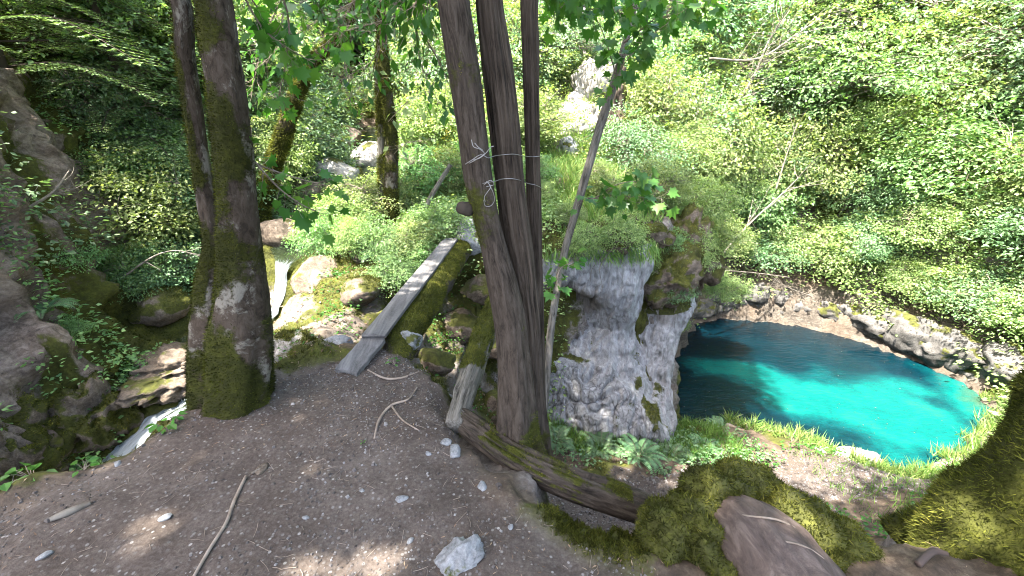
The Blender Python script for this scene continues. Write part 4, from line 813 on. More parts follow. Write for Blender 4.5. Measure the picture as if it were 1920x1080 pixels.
# wires
m = M('galvanised_wire', .45, .5); m.col((.22, .21, .20)); m.b.inputs['Metallic'].default_value = .7; WIRE = m.m
def wire(pts_, name, label):
    VF = join([tube([(*p, .0017) for p in P_], n_, 8) for P_, n_ in pts_]); o = mesh(name, VF[0], VF[1], WIRE); return tag(o, label, 'wire')
w1 = [U(872, 308, 1.965), U(885, 300, 1.955), U(902, 290, 1.955), U(915, 296, 1.965), U(925, 293, 2.0), U(945, 290, 2.07), U(962, 289, 2.075), U(980, 292, 2.13), U(998, 294, 2.235), U(1010, 293, 2.25), U(1016, 292, 2.29)]
wire([(w1, 60), ([U(888, 300, 1.95), U(900, 296, 1.94), U(912, 286, 1.95), U(920, 276, 1.97), U(926, 274, 1.97)], 24), ([U(884, 262, 1.96), U(888, 275, 1.95), U(900, 280, 1.945), U(908, 288, 1.95), U(893, 299, 1.945), U(880, 306, 1.955)], 30), ([U(890, 268, 1.955), U(897, 276, 1.945), U(906, 282, 1.945)], 14)], 'wire_tie', 'upper wire loop twisted round the three trunks')
w2 = [U(905, 344, 1.97), U(915, 342, 1.96), U(928, 340, 1.975), U(940, 336, 2.05), U(958, 335, 2.055), U(975, 338, 2.09), U(990, 344, 2.2), U(1004, 347, 2.23), U(1017, 353, 2.27)]
wire([(w2, 60), ([U(912, 340, 1.955), U(920, 350, 1.95), U(914, 360, 1.95), U(908, 370, 1.955), U(910, 378, 1.955)], 24), ([U(918, 347, 1.95), U(925, 362, 1.955), U(927, 376, 1.96), U(920, 386, 1.965), U(910, 386, 1.965), U(907, 375, 1.96)], 30), ([U(908, 346, 1.95), U(920, 338, 1.95), U(926, 346, 1.955), U(912, 350, 1.95)], 20)], 'wire_tie', 'lower wire knotted with a hanging loop on the bending trunk')
# leaning thin sapling with maple leaves
def spray(root, branches, lsize, seed, lmat=LM_MAPLE, dens=26, tpl=MAPLE, rb=.006, wood=TWIG, spread=.09, tb=.5):
    """branches: polylines; leaves on short stalks along and around them"""
    r = np.random.default_rng(seed); W, PP, DD = [], [], []
    for B_ in branches:
        B_ = np.array(B_, float); Ln = np.linalg.norm(np.diff(B_, axis=0), axis=1).sum(); n = max(6, int(Ln*dens)); C = catmull(B_, n*2)
        W.append(tube(np.c_[C, np.linspace(rb, rb*.35, len(C))], max(10, n), 6)); T = np.gradient(C, axis=0); T /= np.linalg.norm(T, axis=1)[:, None]
        k = r.integers(int(len(C)*.15), len(C), n); A = C[k]; D = T[k]*.6+r.normal(size=(n, 3))*.9; D[:, 2] -= .15; D /= np.linalg.norm(D, axis=1)[:, None]
        E = A+D*(spread*r.uniform(.4, 1.6, n))[:, None]; W.append(sticks(A, E, .0016, .0012, -.1, 4, 3, seed)); PP.append(E); DD.append(D)
    P_, D = np.vstack(PP), np.vstack(DD); D = D*.8; D[:, 2] -= .55; N = .55*r.normal(size=P_.shape)+np.array((0, -.2, 1.)); n = len(P_)
    V, F = scatter(P_, D, N, lsize*r.uniform(.55, 1.2, n), tpl); T = np.repeat(np.clip(tb+.22*r.normal(size=n), 0, 1), len(tpl[0]))
    WV, WF = join(W); b_ = child('branch', WV, WF, wood, root); child('foliage', V, F, lmat, root, attrs={'tint': T})
root = thing('sapling', U(1005, 800, 3.6), 'thin lichen-grey sapling leaning right in front of the grey pillar', 'tree')
S_ = [(1012, 1024, 800, 3.3), (1020, 1034, 690, 3.55), (1028, 1042, 600, 3.7), (1052, 1066, 470, 3.9), (1080, 1095, 370, 4.0), (1110, 1126, 260, 4.1), (1142, 1158, 160, 4.2), (1172, 1184, 60, 4.3), (1196, 1206, -40, 4.4)]
logmesh('trunk', [dict(ctrl=trunkpts(S_, 3.6), n=110, seg=18, rough=.10, furrow=.06, ffreq=8, seed=101)], BK_GREY, root, lambda V, N: .15+.3*fbm(V*7, 3, 3))
spray(root, [[U(1080, 370, 4.0), U(1115, 372, 3.7), U(1170, 368, 3.5), U(1240, 372, 3.4)], [U(1115, 372, 3.7), U(1160, 345, 3.5), U(1215, 338, 3.4)], [U(1150, 160, 4.2), U(1180, 90, 4.0), U(1215, 30, 3.8)],
  [U(1130, 190, 4.15), U(1170, 120, 3.9), U(1230, 60, 3.7), U(1290, 20, 3.6)], [U(1155, 140, 4.2), U(1130, 60, 4.0), U(1100, 0, 3.8)], [U(1170, 80, 4.0), U(1250, 20, 3.8), U(1330, -20, 3.6)], [U(1175, 60, 4.2), U(1190, 0, 4.0), U(1150, -60, 3.9)], [U(1040, 560, 3.8), U(1050, 505, 3.75), U(1075, 490, 3.7)]], .105, 7, dens=44, spread=.10)
# mossy leaning tree on the far stream bank
root = thing('deciduous_tree', U(492, 440, 6.2), 'moss-coated tree leaning to the right over the stream', 'tree')
S_ = [(470, 515, 465, 6.1), (478, 506, 430, 6.1), (480, 506, 380, 6.1), (493, 521, 330, 6.0), (508, 536, 280, 5.9), (530, 556, 220, 5.8), (552, 574, 160, 5.7), (578, 598, 115, 5.6), (612, 630, 82, 5.5), (640, 656, 55, 5.4), (665, 678, 0, 5.3)]
o, V, F, N, ms = logmesh('trunk', [dict(ctrl=trunkpts(S_, 6), n=120, seg=28, rough=.16, seed=111)], BK_SMOOTH, root, lambda V, N: .75+.4*fbm(V*4, 3, 3))
fz = fuzz('moss', V, F, ms, 26000, .05, 112, root, .3); fz.parent = o
crown(root, (-1.6, 5.2, 4.6), (1.4, 1.2, .7), 60, 34, .12, LM_BRIGHT, 114, (-2.0, 5.3, 3.6), rad=.45)
# two-stemmed mossy tree in the middle
root = thing('deciduous_tree', U(742, 470, 6.1), 'two-stemmed mossy tree behind the far end of the plank bridge', 'tree')
for k, S_ in enumerate([[(716, 765, 480, 6.05), (722, 752, 440, 6.1), (722, 748, 400, 6.1), (720, 746, 330, 6.1), (722, 744, 260, 6.1), (718, 738, 200, 6.1), (712, 730, 120, 6.1), (700, 716, 0, 6.1)], [(722, 748, 470, 6.05), (718, 738, 420, 6.15), (710, 724, 360, 6.2), (708, 722, 280, 6.2), (706, 721, 200, 6.2), (704, 718, 120, 6.2), (716, 728, 0, 6.2)]]):
    o, V, F, N, ms = logmesh('trunk', [dict(ctrl=trunkpts(S_, 6), n=100, seg=24, rough=.15, seed=121+k)], BK_GREY if k else BK_SMOOTH, root, lambda V, N: .62-.1*k+.45*fbm(V*4, 3, 3))
    fz = fuzz('moss', V, F, ms, 14000, .04, 122+k, root, .35); fz.parent = o
crown(root, (-1.4, 6.3, 5.6), (1.3, 1.2, .9), 60, 34, .12, LM_BRIGHT, 124, (-1.75, 6.1, 4.6), rad=.45)
spray(root, [[U(722, 235, 6.1), U(740, 215, 5.9), U(765, 190, 5.7), U(800, 170, 5.5)], [U(720, 170, 6.1), U(690, 140, 5.9), U(650, 130, 5.7)], [U(728, 300, 6.1), U(760, 270, 5.9), U(800, 262, 5.8)]], .12, 15, dens=28, lmat=LM_BRIGHT, tpl=LEAF, spread=.16)
# leaf sprays over the view, from the double tree and the bending trunk
spray(bpy.data.objects['deciduous_tree'], [[U(470, 300, 2.3), U(500, 315, 2.5), U(560, 335, 2.6), U(620, 350, 2.7)], [U(475, 300, 2.3), U(520, 350, 2.4), U(560, 380, 2.5), U(600, 400, 2.6)], [U(420, -60, 2.4), U(480, 10, 2.7), U(530, 90, 2.9), U(560, 130, 3.0)], [U(500, -80, 2.4), U(540, 30, 2.6), U(535, 120, 2.8), U(520, 190, 2.9)], [U(440, -40, 2.3), U(500, 60, 2.5), U(590, 120, 2.7)], [U(560, -60, 2.8), U(610, 30, 3.0), U(650, 70, 3.1)]], .088, 27, dens=46, spread=.10, tb=.55)
spray(TRIO[0], [[U(840, -60, 2.1), U(760, 20, 2.8), U(680, 50, 3.2), U(600, 70, 3.4)], [U(840, -80, 2.1), U(780, 40, 3.0), U(790, 120, 3.3), U(820, 190, 3.4)], [U(830, -60, 2.2), U(740, 10, 2.9), U(700, 110, 3.1), U(640, 150, 3.2)], [U(850, -80, 2.2), U(720, -30, 2.8), U(600, -10, 3.0), U(520, 30, 3.1)], [U(790, 60, 3.0), U(820, 110, 3.2), U(860, 200, 3.4)], [U(830, -80, 2.4), U(690, -10, 3.4), U(560, 60, 3.8), U(480, 130, 4.0)], [U(700, -60, 3.4), U(640, 60, 3.8), U(660, 180, 4.0)], [U(560, -60, 3.6), U(500, 60, 4.0), U(470, 180, 4.2)]], .075, 37, dens=60, spread=.13, lmat=LM_MAPLE, tpl=LEAF, tb=.4)
spray(TRIO[2], [[U(1000, -60, 2.3), U(1060, -10, 3.0), U(1120, 20, 3.4), U(1200, 15, 3.6)], [U(1000, -80, 2.3), U(1100, -30, 3.0), U(1220, -10, 3.4), U(1330, 20, 3.6)], [U(1060, -10, 3.0), U(1040, 25, 3.2), U(1035, 35, 3.3)]], .082, 47, dens=56, spread=.1, tb=.55)
# dead sticks beyond the bridge
root = tag(*(lambda o: (o,))(logmesh('dead_pole', [dict(ctrl=[(*U(770, 470, 5.9), .04), (*U(800, 385, 6.0), .036), (*U(845, 308, 6.1), .028)], n=40, seg=14, rough=.12, seed=131)], BK_GREY, None, lambda V, N: .3+.3*fbm(V*5, 3, 2))[0]), 'broken dead pole leaning behind the far end of the bridge', 'dead wood')
logmesh('snag', [dict(ctrl=[(*U(1160, 262, 9.9), .30), (*U(1152, 215, 9.9), .22), (*U(1158, 160, 9.9), .17), (*U(1170, 125, 9.9), .06)], n=60, seg=26, rough=.3, furrow=.15, seed=133)], BK_STRING, None, lambda V, N: .3+.5*fbm(V*2, 3, 2))
tag(bpy.data.objects['snag'], 'jagged broken tree snag standing among pale rocks on the far slope', 'snag')
# big mossy leaning tree at the right edge
root = thing('deciduous_tree', (2.05, 1.3, 0), 'huge moss-furred leaning trunk at the right edge of the view', 'tree')
o, V, F, N, ms = logmesh('trunk', [dict(ctrl=[(2.16, 1.12, -.35, .44), (2.17, 1.14, -.05, .39), (2.22, 1.17, .13, .36), (2.34, 1.24, .47, .33), (2.48, 1.32, .88, .305), (2.72, 1.4, 1.5, .28), (3.1, 1.5, 2.9, .24), (3.5, 1.3, 5.0, .1)], n=190, seg=90, rough=.13, seed=141, lobes=((lambda s: .22*np.exp(-s*16)), 6, 1.9))], BK_LOG, root, lambda V, N: np.clip(1.0+.45*fbm(V*2.6, 4, 3)-.5*(V[:, 2] < .12)*(N[:, 1] < -.1), 0, 1))
fz = fuzz('moss', V, F, np.where(V[:, 2] < 1.8, ms, 0), 120000, .028, 142, root, .4, tilt=.8); fz.parent = o
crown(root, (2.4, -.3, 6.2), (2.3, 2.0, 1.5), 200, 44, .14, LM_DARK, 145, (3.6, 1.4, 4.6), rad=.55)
# tree behind the viewer whose crown shades the path
root = thing('deciduous_tree', (-.9, -2.4, 0), 'broad tree behind the viewpoint that shades the path', 'tree')
logmesh('trunk', [dict(ctrl=[(-.9, -2.4, -.2, .28), (-.85, -2.35, 1.5, .22), (-.8, -2.2, 4.5, .14), (-.8, -2.0, 6.5, .06)], n=70, seg=26, rough=.1, seed=151)], BK_SMOOTH, root, lambda V, N: .4+.5*fbm(V*3, 3, 2))
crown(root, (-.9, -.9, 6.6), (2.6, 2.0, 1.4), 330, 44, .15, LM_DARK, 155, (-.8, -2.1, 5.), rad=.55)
# mossy stump with bare wood, lower right
root = thing('mossy_stump', (1.05, 1.25, 0), 'moss-capped root mound with a bare brown root running toward the viewer', 'stump')
m = M('bare_root', .75, .3); m.co = m.n('ShaderNodeAttribute', attribute_name='bc').outputs['Vector']; n = m.noise(1., 6, .7, m.mapping((16, 16, 11)), .5)
m.col(m.ramp(n, [(.3, (.022, .014, .011)), (.5, (.062, .043, .034)), (.75, (.14, .105, .088))])); m.bump(n, .7, .006); m.bump(m.noise(26, 5, .7), .6, .012); BARE = m.m
o, V, F, N, ms = logmesh('wood', [dict(ctrl=[(1.10, .45, -.16, .20), (1.06, .80, -.08, .20), (1.0, 1.0, .0, .185), (.95, 1.16, .045, .165), (.92, 1.29, .03, .125), (.90, 1.38, -.05, .06)], n=110, seg=60, rough=.12, furrow=.0, seed=161, vs=3)], BARE, root, None)
ms = np.clip(1.5*np.abs(N[:, 0]-.05)+.9*fbm(V*9, 3, 4)-.45, 0, 1)
def pad(name, blobs, seed, n):
    VV, FF_, MS = [], [], []; c = 0
    for k, (p, r_) in enumerate(blobs):
        V, F = ICO[4]; V = V*np.array(r_); Nn = V/np.linalg.norm(V, axis=1)[:, None]; V = V+p; V = V+Nn*(.06*fbm(V*5, 4, seed+k)+.02*fbm(V*18, 3, seed))[:, None]; VV.append(V); FF_.append(F+c); c += len(V)
    V = np.vstack(VV); F = np.vstack(FF_); ms = np.ones(len(V)); o = child(name, V, F, ST_BROWN, root, attrs={'moss': ms}); fuzz('moss_blades', V, [F], ms, n, .022, seed, root, .3, tilt=.9).parent = o; return o
pad('moss_cap', [((.74, 1.26, .02), (.16, .14, .16)), ((.66, 1.28, -.04), (.13, .12, .13)), ((.80, 1.12, .0), (.12, .12, .13)), ((1.0, 1.40, .06), (.20, .10, .12)), ((1.16, 1.32, .03), (.17, .12, .12)), ((1.28, 1.22, -.03), (.13, .11, .09)), ((.86, 1.36, .05), (.12, .10, .14)), ((.95, 1.36, .10), (.13, .08, .11))], 165, 90000)
# mossy mound between path and log
def rootlet(P_, rad, label=None, name='root', mat=TWIG):
    V, F = tube([(*p, r_) for p, r_ in zip(P_, rad)], 40, 9, rough=.12, seed=int(P_[0][0]*100)); return mesh(name, V, F, mat)
def gz(u, v, dz=0.): p = Uz(u, v, 0); q = onground(p[0], p[1])[0][0]; q[2] += dz; return q
tag(rootlet([gz(462, 895, .012), gz(440, 940, .006), gz(425, 985, .008), gz(395, 1030, .006), gz(362, 1085, .008)], [.007, .008, .007, .007, .006], name='stick'), 'long thin curved stick lying on the path', 'stick')
tag(rootlet([gz(783, 726, .004), gz(765, 752, .008), gz(735, 762, .008), gz(712, 790, .010), gz(702, 822, .0)], [.004, .006, .007, .008, .005]), 'forked bare root crossing the path below the bridge', 'root')
tag(rootlet([gz(735, 764, .006), gz(755, 790, .008), gz(785, 808, .004)], [.005, .005, .003]), 'short side root right of the forked bare root', 'root')
tag(rootlet([gz(690, 700, .004), gz(725, 715, .008), gz(755, 712, .006), gz(785, 700, .002)], [.004, .007, .006, .003]), 'root lying under the near end of the bridge log', 'root')
tag(rootlet([gz(1712, 1078, .02), gz(1740, 1056, .03), gz(1768, 1050, .02)], [.012, .012, .010], mat=BARE), 'stub of root poking out below the huge mossy trunk', 'root')
tag(rootlet([gz(472, 888, .008), gz(485, 884, .012), gz(500, 874, .008)], [.006, .007, .004], mat=DEADTWIG, name='wood_chip'), 'pale splinter of wood at the tip of the long stick', 'wood chip')
tag(rootlet([gz(100, 985, .006), gz(135, 970, .010), gz(175, 952, .006)], [.010, .016, .008], mat=DEADTWIG, name='wood_chip'), 'weathered slab of bark at the stream-side edge of the path', 'wood chip')
for k, P_ in enumerate([[(.84, 1.22, .16), (.90, 1.17, .205), (.98, 1.15, .212), (1.06, 1.14, .17), (1.12, 1.13, .10)], [(.84, 1.12, .12), (.92, 1.08, .19), (1.01, 1.06, .20), (1.10, 1.03, .15), (1.16, .98, .06)]]):
    V, F = tube([(*p, .004) for p in P_], 30, 7); child('rootlet', V, F, TWIG, root)
# ---------------------------------------------------------------- shrubs and trees on the slopes
ORD = ['first', 'second', 'third', 'fourth', 'fifth', 'sixth', 'seventh', 'eighth', 'ninth', 'tenth', 'eleventh', 'twelfth', 'thirteenth', 'fourteenth']
GEO = [shrub_geo(201, 1.0, .62, 150, 70, .044, rad=.21, flat=.16, stems=6, wood=.011),
       shrub_geo(202, 1.0, .70, 180, 42, .046, rad=.20, flat=.22, stems=5, wood=.011, lean=.15),
       shrub_geo(203, 1.0, .50, 230, 44, .038, rad=.13, flat=.35, stems=4, wood=.013, base=.25),
       shrub_geo(204, 1.0, .66, 150, 50, .052, rad=.22, flat=.2, stems=7, wood=.010, lean=-.12)]
HBIG = [shrub_geo(211, 1.0, .60, 320, 56, .029, rad=.15, flat=.13, stems=5, wood=.012, base=.12),
        shrub_geo(212, 1.0, .66, 290, 60, .030, rad=.17, flat=.12, stems=5, wood=.012, base=.1, lean=.1),
        shrub_geo(213, 1.0, .52, 360, 50, .027, rad=.13, flat=.25, stems=3, wood=.016, base=.2)]
FINE = [shrub_geo(231, 1.0, .62, 150, 64, .040, rad=.21, flat=.16, stems=6, wood=.011), shrub_geo(232, 1.0, .70, 170, 56, .038, rad=.20, flat=.22, stems=5, wood=.011, lean=.15), shrub_geo(233, 1.0, .50, 210, 52, .034, rad=.13, flat=.35, stems=4, wood=.013, base=.25), shrub_geo(234, 1.0, .66, 140, 62, .043, rad=.22, flat=.2, stems=7, wood=.010, lean=-.12)]
BIGT = [shrub_geo(221, 1.0, .55, 380, 60, .022, rad=.12, flat=.14, stems=4, wood=.012, base=.12), shrub_geo(222, 1.0, .46, 400, 56, .021, rad=.10, flat=.22, stems=3, wood=.014, base=.15, lean=.08)]
SRC = {}
KIND = {'bright': LM_BRIGHT, 'blue': LM_BLUE, 'dark': LM_DARK}
WORD = {'bright': 'bright green', 'blue': 'blue-green', 'dark': 'deep green'}
def place(key, lmat, loc, label, rot, sc_, group, cat='shrub', name='shrub', wmat=None):
    if key < 4 and (sc_[2] if isinstance(sc_, tuple) else sc_) > 1.1: key += 9
    k = (key, lmat, name)
    if k not in SRC:
        g_ = (GEO+HBIG+BIGT+FINE)[key]; SRC[k] = new_shrub(name, g_, KIND[lmat], loc, label, cat, group, rot, sc_, wmat=wmat or (DEADTWIG if key % 2 else TWIG)); return SRC[k]
    return dup(SRC[k], loc, label, rot, sc_, group)
def row(P_, n, hs, keys, kinds, where, group, start, seed, cat='shrub', name='shrub', jit=.42, tail='', sink=.1, dd=None):
    r = random.Random(seed); C = catmull([(x, y, 0) for x, y in P_], n)
    for k in range(n):
        x, y = C[k, 0]+r.uniform(-jit, jit), C[k, 1]+r.uniform(-jit, jit); kd = kinds[(k*7+seed) % len(kinds)]; h = r.uniform(*hs)
        z = H0(x, y)-sink*h; lb = '%s %s, %s from the %s %s' % (WORD[kd], name.replace('_', ' '), ORD[k], start, where)
        place(keys[(k*5+seed) % len(keys)], kd, (x, y, z), lb, r.uniform(0, 6.28), (h*r.uniform(.85, 1.3), h*r.uniform(.85, 1.3), h), group, cat, name)
G_ = 'trees and shrubs covering the slope above the pool'
row([(5.0, 10.95), (6.6, 11.0), (8.2, 10.6), (9.3, 9.4), (10.0, 7.6), (9.9, 6.2), (9.2, 5.3)], 13, (.8, 1.35), [0, 1, 3], ['bright', 'bright', 'blue'], 'in the row over the pool rim', G_, 'crag', 3, jit=.15)
row([(4.4, 11.6), (6.5, 12.0), (9, 11.6), (10.6, 9.8), (11.3, 7.6), (11, 5.6), (9.6, 4.4)], 12, (1.5, 2.4), [0, 1, 3], ['bright', 'blue', 'bright', 'dark'], 'in the second row above the pool', G_, 'crag', 5)
row([(4.6, 13.4), (7.5, 13.8), (10.5, 12.6), (12.4, 10), (13, 7), (12.4, 4.5)], 11, (2.0, 3.4), [4, 5, 8, 6], ['blue', 'bright', 'bright', 'dark'], 'in the third row above the pool', G_, 'crag', 6)
row([(4.8, 15.6), (8.5, 16), (12, 14.5), (14.8, 11.5), (16, 8), (15.6, 4.6)], 11, (3.0, 4.6), [7, 4, 8], ['bright', 'blue', 'bright'], 'in the fourth row up the slope', G_, 'crag', 7, 'tree', 'hillside_tree')
row([(4.4, 19), (9, 19.5), (14, 18), (18, 14), (20, 9)], 9, (4.2, 6.2), [7, 8], ['bright', 'bright', 'blue'], 'in the fifth row up the slope', G_, 'crag', 8, 'tree', 'hillside_tree', jit=.5)
row([(5, 24), (11, 25), (18, 22), (24, 16), (26, 9)], 9, (5.5, 7.5), [7, 8], ['bright', 'blue'], 'in the topmost row of the slope', G_, 'crag', 9, 'tree', 'hillside_tree', jit=.7)
row([(7.6, 12.3), (9.9, 11.2), (11.4, 9.0), (12, 6.8), (11.6, 4.6)], 9, (1.4, 2.6), [1, 4, 0], ['bright', 'blue', 'bright'], 'filling gaps behind the second row', G_, 'crag', 16)
row([(5.5, 14.6), (9.2, 14.6), (12, 12.6), (13.9, 9.6), (14.4, 6.4)], 9, (2.4, 3.8), [5, 6, 4], ['bright', 'bright', 'blue'], 'filling gaps behind the third row', G_, 'crag', 17)
row([(4.6, 17.4), (9, 18), (13.5, 16.5), (17, 13), (18.2, 8.6)], 9, (3.2, 5.0), [7, 8], ['bright', 'blue', 'bright'], 'filling gaps behind the fourth row', G_, 'crag', 18, 'tree', 'hillside_tree')
row([(9.0, 10.6), (10.3, 9.2), (10.9, 7.8), (10.8, 6.4), (10.0, 5.2), (8.8, 4.6)], 10, (.8, 1.4), [0, 1, 3], ['bright', 'bright', 'blue'], 'filling gaps behind the rim row', G_, 'crag', 26, jit=.2)
G2 = 'shrubs and trees filling the valley upstream'
row([(-1.5, 7.0), (-.9, 7.3), (-.2, 7.4), (.5, 7.3)], 5, (.6, .95), [0, 2], ['bright', 'dark'], 'just behind the far end of the bridge', G2, 'two-stemmed tree', 11, jit=.1)
row([(-1.8, 9.2), (-.9, 9.2), (.0, 9.5), (.8, 9.0)], 5, (1.0, 1.6), [0, 1, 2], ['bright'], 'in the sunlit clump beyond the bridge', G2, 'stream', 12)
row([(-2.3, 12.4), (-1.2, 12), (-.2, 12.2), (.6, 12.8)], 5, (1.8, 2.8), [4, 5], ['bright', 'blue'], 'in the middle distance of the valley', G2, 'stream', 13)
row([(-6, 15.5), (-4, 16), (-2, 16), (-1, 16.5), (.1, 17)], 7, (3.0, 4.6), [7, 8], ['bright', 'blue', 'bright'], 'in the valley head beyond the stream', G2, 'valley left', 14, 'tree', 'valley_tree')
row([(-10, 20), (-6, 21), (-2, 22), (2, 23)], 7, (5, 7), [7, 8], ['bright', 'blue'], 'on the skyline at the valley head', G2, 'valley left', 15, 'tree', 'valley_tree')
G3 = 'shrubs and trees on the bank left of the stream'
row([(-4.35, 5.2), (-4.3, 6.1), (-4.1, 7.2), (-4.2, 8.6), (-4.7, 10)], 8, (.8, 1.4), [0, 1, 3], ['bright', 'blue', 'bright'], 'along the left bank of the stream', G3, 'waterfall', 21, jit=.15)
row([(-5.6, 6.3), (-5.5, 7.4), (-5.6, 9.2), (-5.8, 11.5)], 7, (1.4, 2.3), [4, 6, 5], ['bright', 'blue', 'dark'], 'in the second row up the left bank', G3, 'cliff', 22)
row([(-7, 6.5), (-7.4, 9.5), (-7.6, 12.5), (-8, 15)], 6, (2.2, 3.2), [7, 8], ['bright', 'blue'], 'high on the left bank', G3, 'cliff', 23, 'tree', 'bank_tree')
row([(-10.5, 7), (-11, 11), (-11, 15)], 4, (5, 6), [4, 5], ['dark', 'blue'], 'on the skyline of the left bank', G3, 'cliff', 25, 'tree', 'bank_tree')
G4 = 'low bushes on the mossy island by the bridge'
row([(-2.25, 5.1), (-1.75, 5.0), (-1.3, 5.05), (-1.0, 5.35)], 5, (.42, .62), [0, 3], ['bright', 'dark'], 'on the mossy island beside the bridge', G4, 'stream', 31, jit=.08)
row([(-2.3, 5.8), (-1.9, 6.5), (-1.6, 7.2)], 4, (.5, .8), [0, 2], ['bright'], 'in the row behind the island bushes', G4, 'island', 32, jit=.1)
row([(-1.35, 4.55), (-1.1, 4.9)], 2, (.34, .4), [3], ['dark'], 'overhanging the gully beside the planks', G4, 'plank', 33, jit=.03)
G5 = 'leafy plants growing out of the left cliff'
for k, (u, v, Y, s_, kd, lb) in enumerate([(215, 420, 4.6, .55, 'dark', 'spreading leafy bush on the cliff shelf nearest the mossy ledge'), (290, 500, 4.8, .65, 'blue', 'leafy bush overhanging the dark pool behind the double tree'), (110, 430, 4.1, .35, 'dark', 'small leafy bush halfway up the left cliff'),
   (330, 330, 6.0, 1.1, 'dark', 'layered green bush directly left of the double tree'), (260, 250, 5.8, .9, 'dark', 'dark layered bush above the cliff top corner'), (140, 190, 5.2, .5, 'bright', 'pale green fern-like bush near the top of the cliff'), (300, 560, 4.7, .4, 'blue', 'low plant on the mossy rim of the dark pool'),
   (60, 640, 3.5, .22, 'bright', 'small sprig on the lower cliff face beside the left picture border'), (120, 610, 3.5, .2, 'dark', 'small dark sprig on the lower cliff face'), (30, 760, 3.2, .2, 'bright', 'tiny light green sprig low on the cliff')]):
    p = U(u, v, Y); z_ = float(H0(p[0], p[1])); place((0, 1, 3)[k % 3], kd, (p[0], p[1], min(p[2]-.35*s_, z_)), lb, k*1.3, s_, G5)
for k, (u, v, Y, s_, kd, lb) in enumerate([(1290, 475, 6.5, .42, 'bright', 'bright bush hanging on the mossy lump right of the pillar'), (1262, 545, 6.0, .30, 'blue', 'small blue-green bush low on the mossy lump above the cleft'), (1325, 450, 8.0, .6, 'bright', 'pale bush draped over the crag by the pool corner'), (1310, 395, 7.4, .6, 'bright', 'yellow-green bush between the pillar top and the crag'), (1345, 545, 8.6, .5, 'bright', 'bush hanging lowest over the dark corner of the pool'), (1150, 440, 5.6, .36, 'bright', 'sunlit bush drooping over the pale face of the pillar'), (1090, 455, 5.5, .32, 'bright', 'sunlit bush drooping over the brown hollow of the pillar')]):
    p = U(u, v, Y); place((0, 1, 3)[k % 3], kd, (p[0], p[1]-.15, p[2]-.55*s_), lb, k*1.7, s_*1.35, 'bushes hanging on the pillar and crag')
for k, (x, y, s_, kd, lb) in enumerate([(2.2, 6.9, .75, 'bright', 'bright bush on the flat top behind the grey pillar'), (1.4, 7.0, .6, 'bright', 'grassy-looking bush on top behind the pillar cap'), (3.0, 8.0, .9, 'blue', 'blue-green bush leaning off the crag over the pool corner'), (3.7, 9.4, 1.1, 'bright', 'bright bush on top of the crag at the far left pool corner'),
   (2.6, 9.0, 1.3, 'blue', 'taller blue-green bush between pillar and crag'), (2.75, 7.3, .6, 'bright', 'small bright bush overhanging the mossy lump of the pillar'), (3.3, 10.6, 1.8, 'bright', 'tall bright bush behind the crag'), (3.6, 12.4, 1.8, 'blue', 'blue-green bush right of the rocky gap'),
   (4.2, 14.4, 2.6, 'bright', 'tall light green bush right of the broken snag'), (.5, 6.6, .4, 'bright', 'low bright bush left of the pillar cap'), (2.35, 6.25, .42, 'dark', 'dark bush hanging between the pillar and its mossy lump'), (1.95, 5.95, .34, 'bright', 'pale green bush on the front right corner of the pillar cap'), (.75, 5.9, .34, 'bright', 'pale drooping bush on the front of the pillar cap'), (3.35, 8.0, .6, 'bright', 'light bush low on the crag over the dark pool corner')]):
    place((k+1) % 4, kd, (x, y, H0(x, y)-.08*s_), lb, k*2.1, s_, 'bushes on the rock platform behind the pillar')
r = random.Random(77); k = 0
while k < 80:
    x, y = r.uniform(5, 18), r.uniform(5, 20)
    if dseg(np.array([x]), np.array([y]), POOL+POOL[:1])[0] < 1.2 or inpoly(np.array([x]), np.array([y]), POOL)[0] or x+y < 15: continue
    s_ = r.uniform(.7, 1.5)*(1+.12*(x+y-15)/2); place(r.choice([1, 3, 4, 6, 2]), r.choice(['bright', 'bright', 'blue', 'dark']), (x, y, float(H0(x, y))+r.uniform(0, .5)*s_-.1), 'small leafy bush half hidden among the larger trees of the slope', r.uniform(0, 6), s_, 'small bushes tucked between the trees of the slope'); k += 1
for k, (u, v, Y, L_, a_) in enumerate([(1560, 400, 11.5, 2.6, .5), (1700, 300, 12.5, 3.2, .35), (1260, 330, 10.5, 2.2, .3), (1800, 420, 11, 2.4, -.3), (1620, 200, 15, 3.5, .4), (1400, 250, 13, 3., .5), (1850, 200, 14, 3.2, .3)]):
    p = U(u, v, Y); z0 = float(H0(p[0], p[1])); S0 = np.array((p[0], p[1], z0-.2))
    logmesh('sapling', [dict(ctrl=[(*S0, .045), (*(S0+(a_*.8, -.15, L_*.5)), .032), (*(S0+(a_*1.5, -.2, L_)), .014)], n=40, seg=9, rough=.1)], BK_GREY); o = [o for o in bpy.data.objects if o.name.startswith('sapling') and o.type == 'MESH' and 'label' not in o][0]
    tag(o, ['slender grey stem leaning right in the leaves above the pool centre', 'taller slender stem higher up the slope right of centre', 'slender stem just right of the rocky gap', 'slender stem leaning left near the far right leaves', 'thin stem near the top of the slope', 'thin stem below the tangled bare twigs', 'thin stem in the upper right corner leaves'][k], 'tree', 'slender bare stems on the wooded slope')
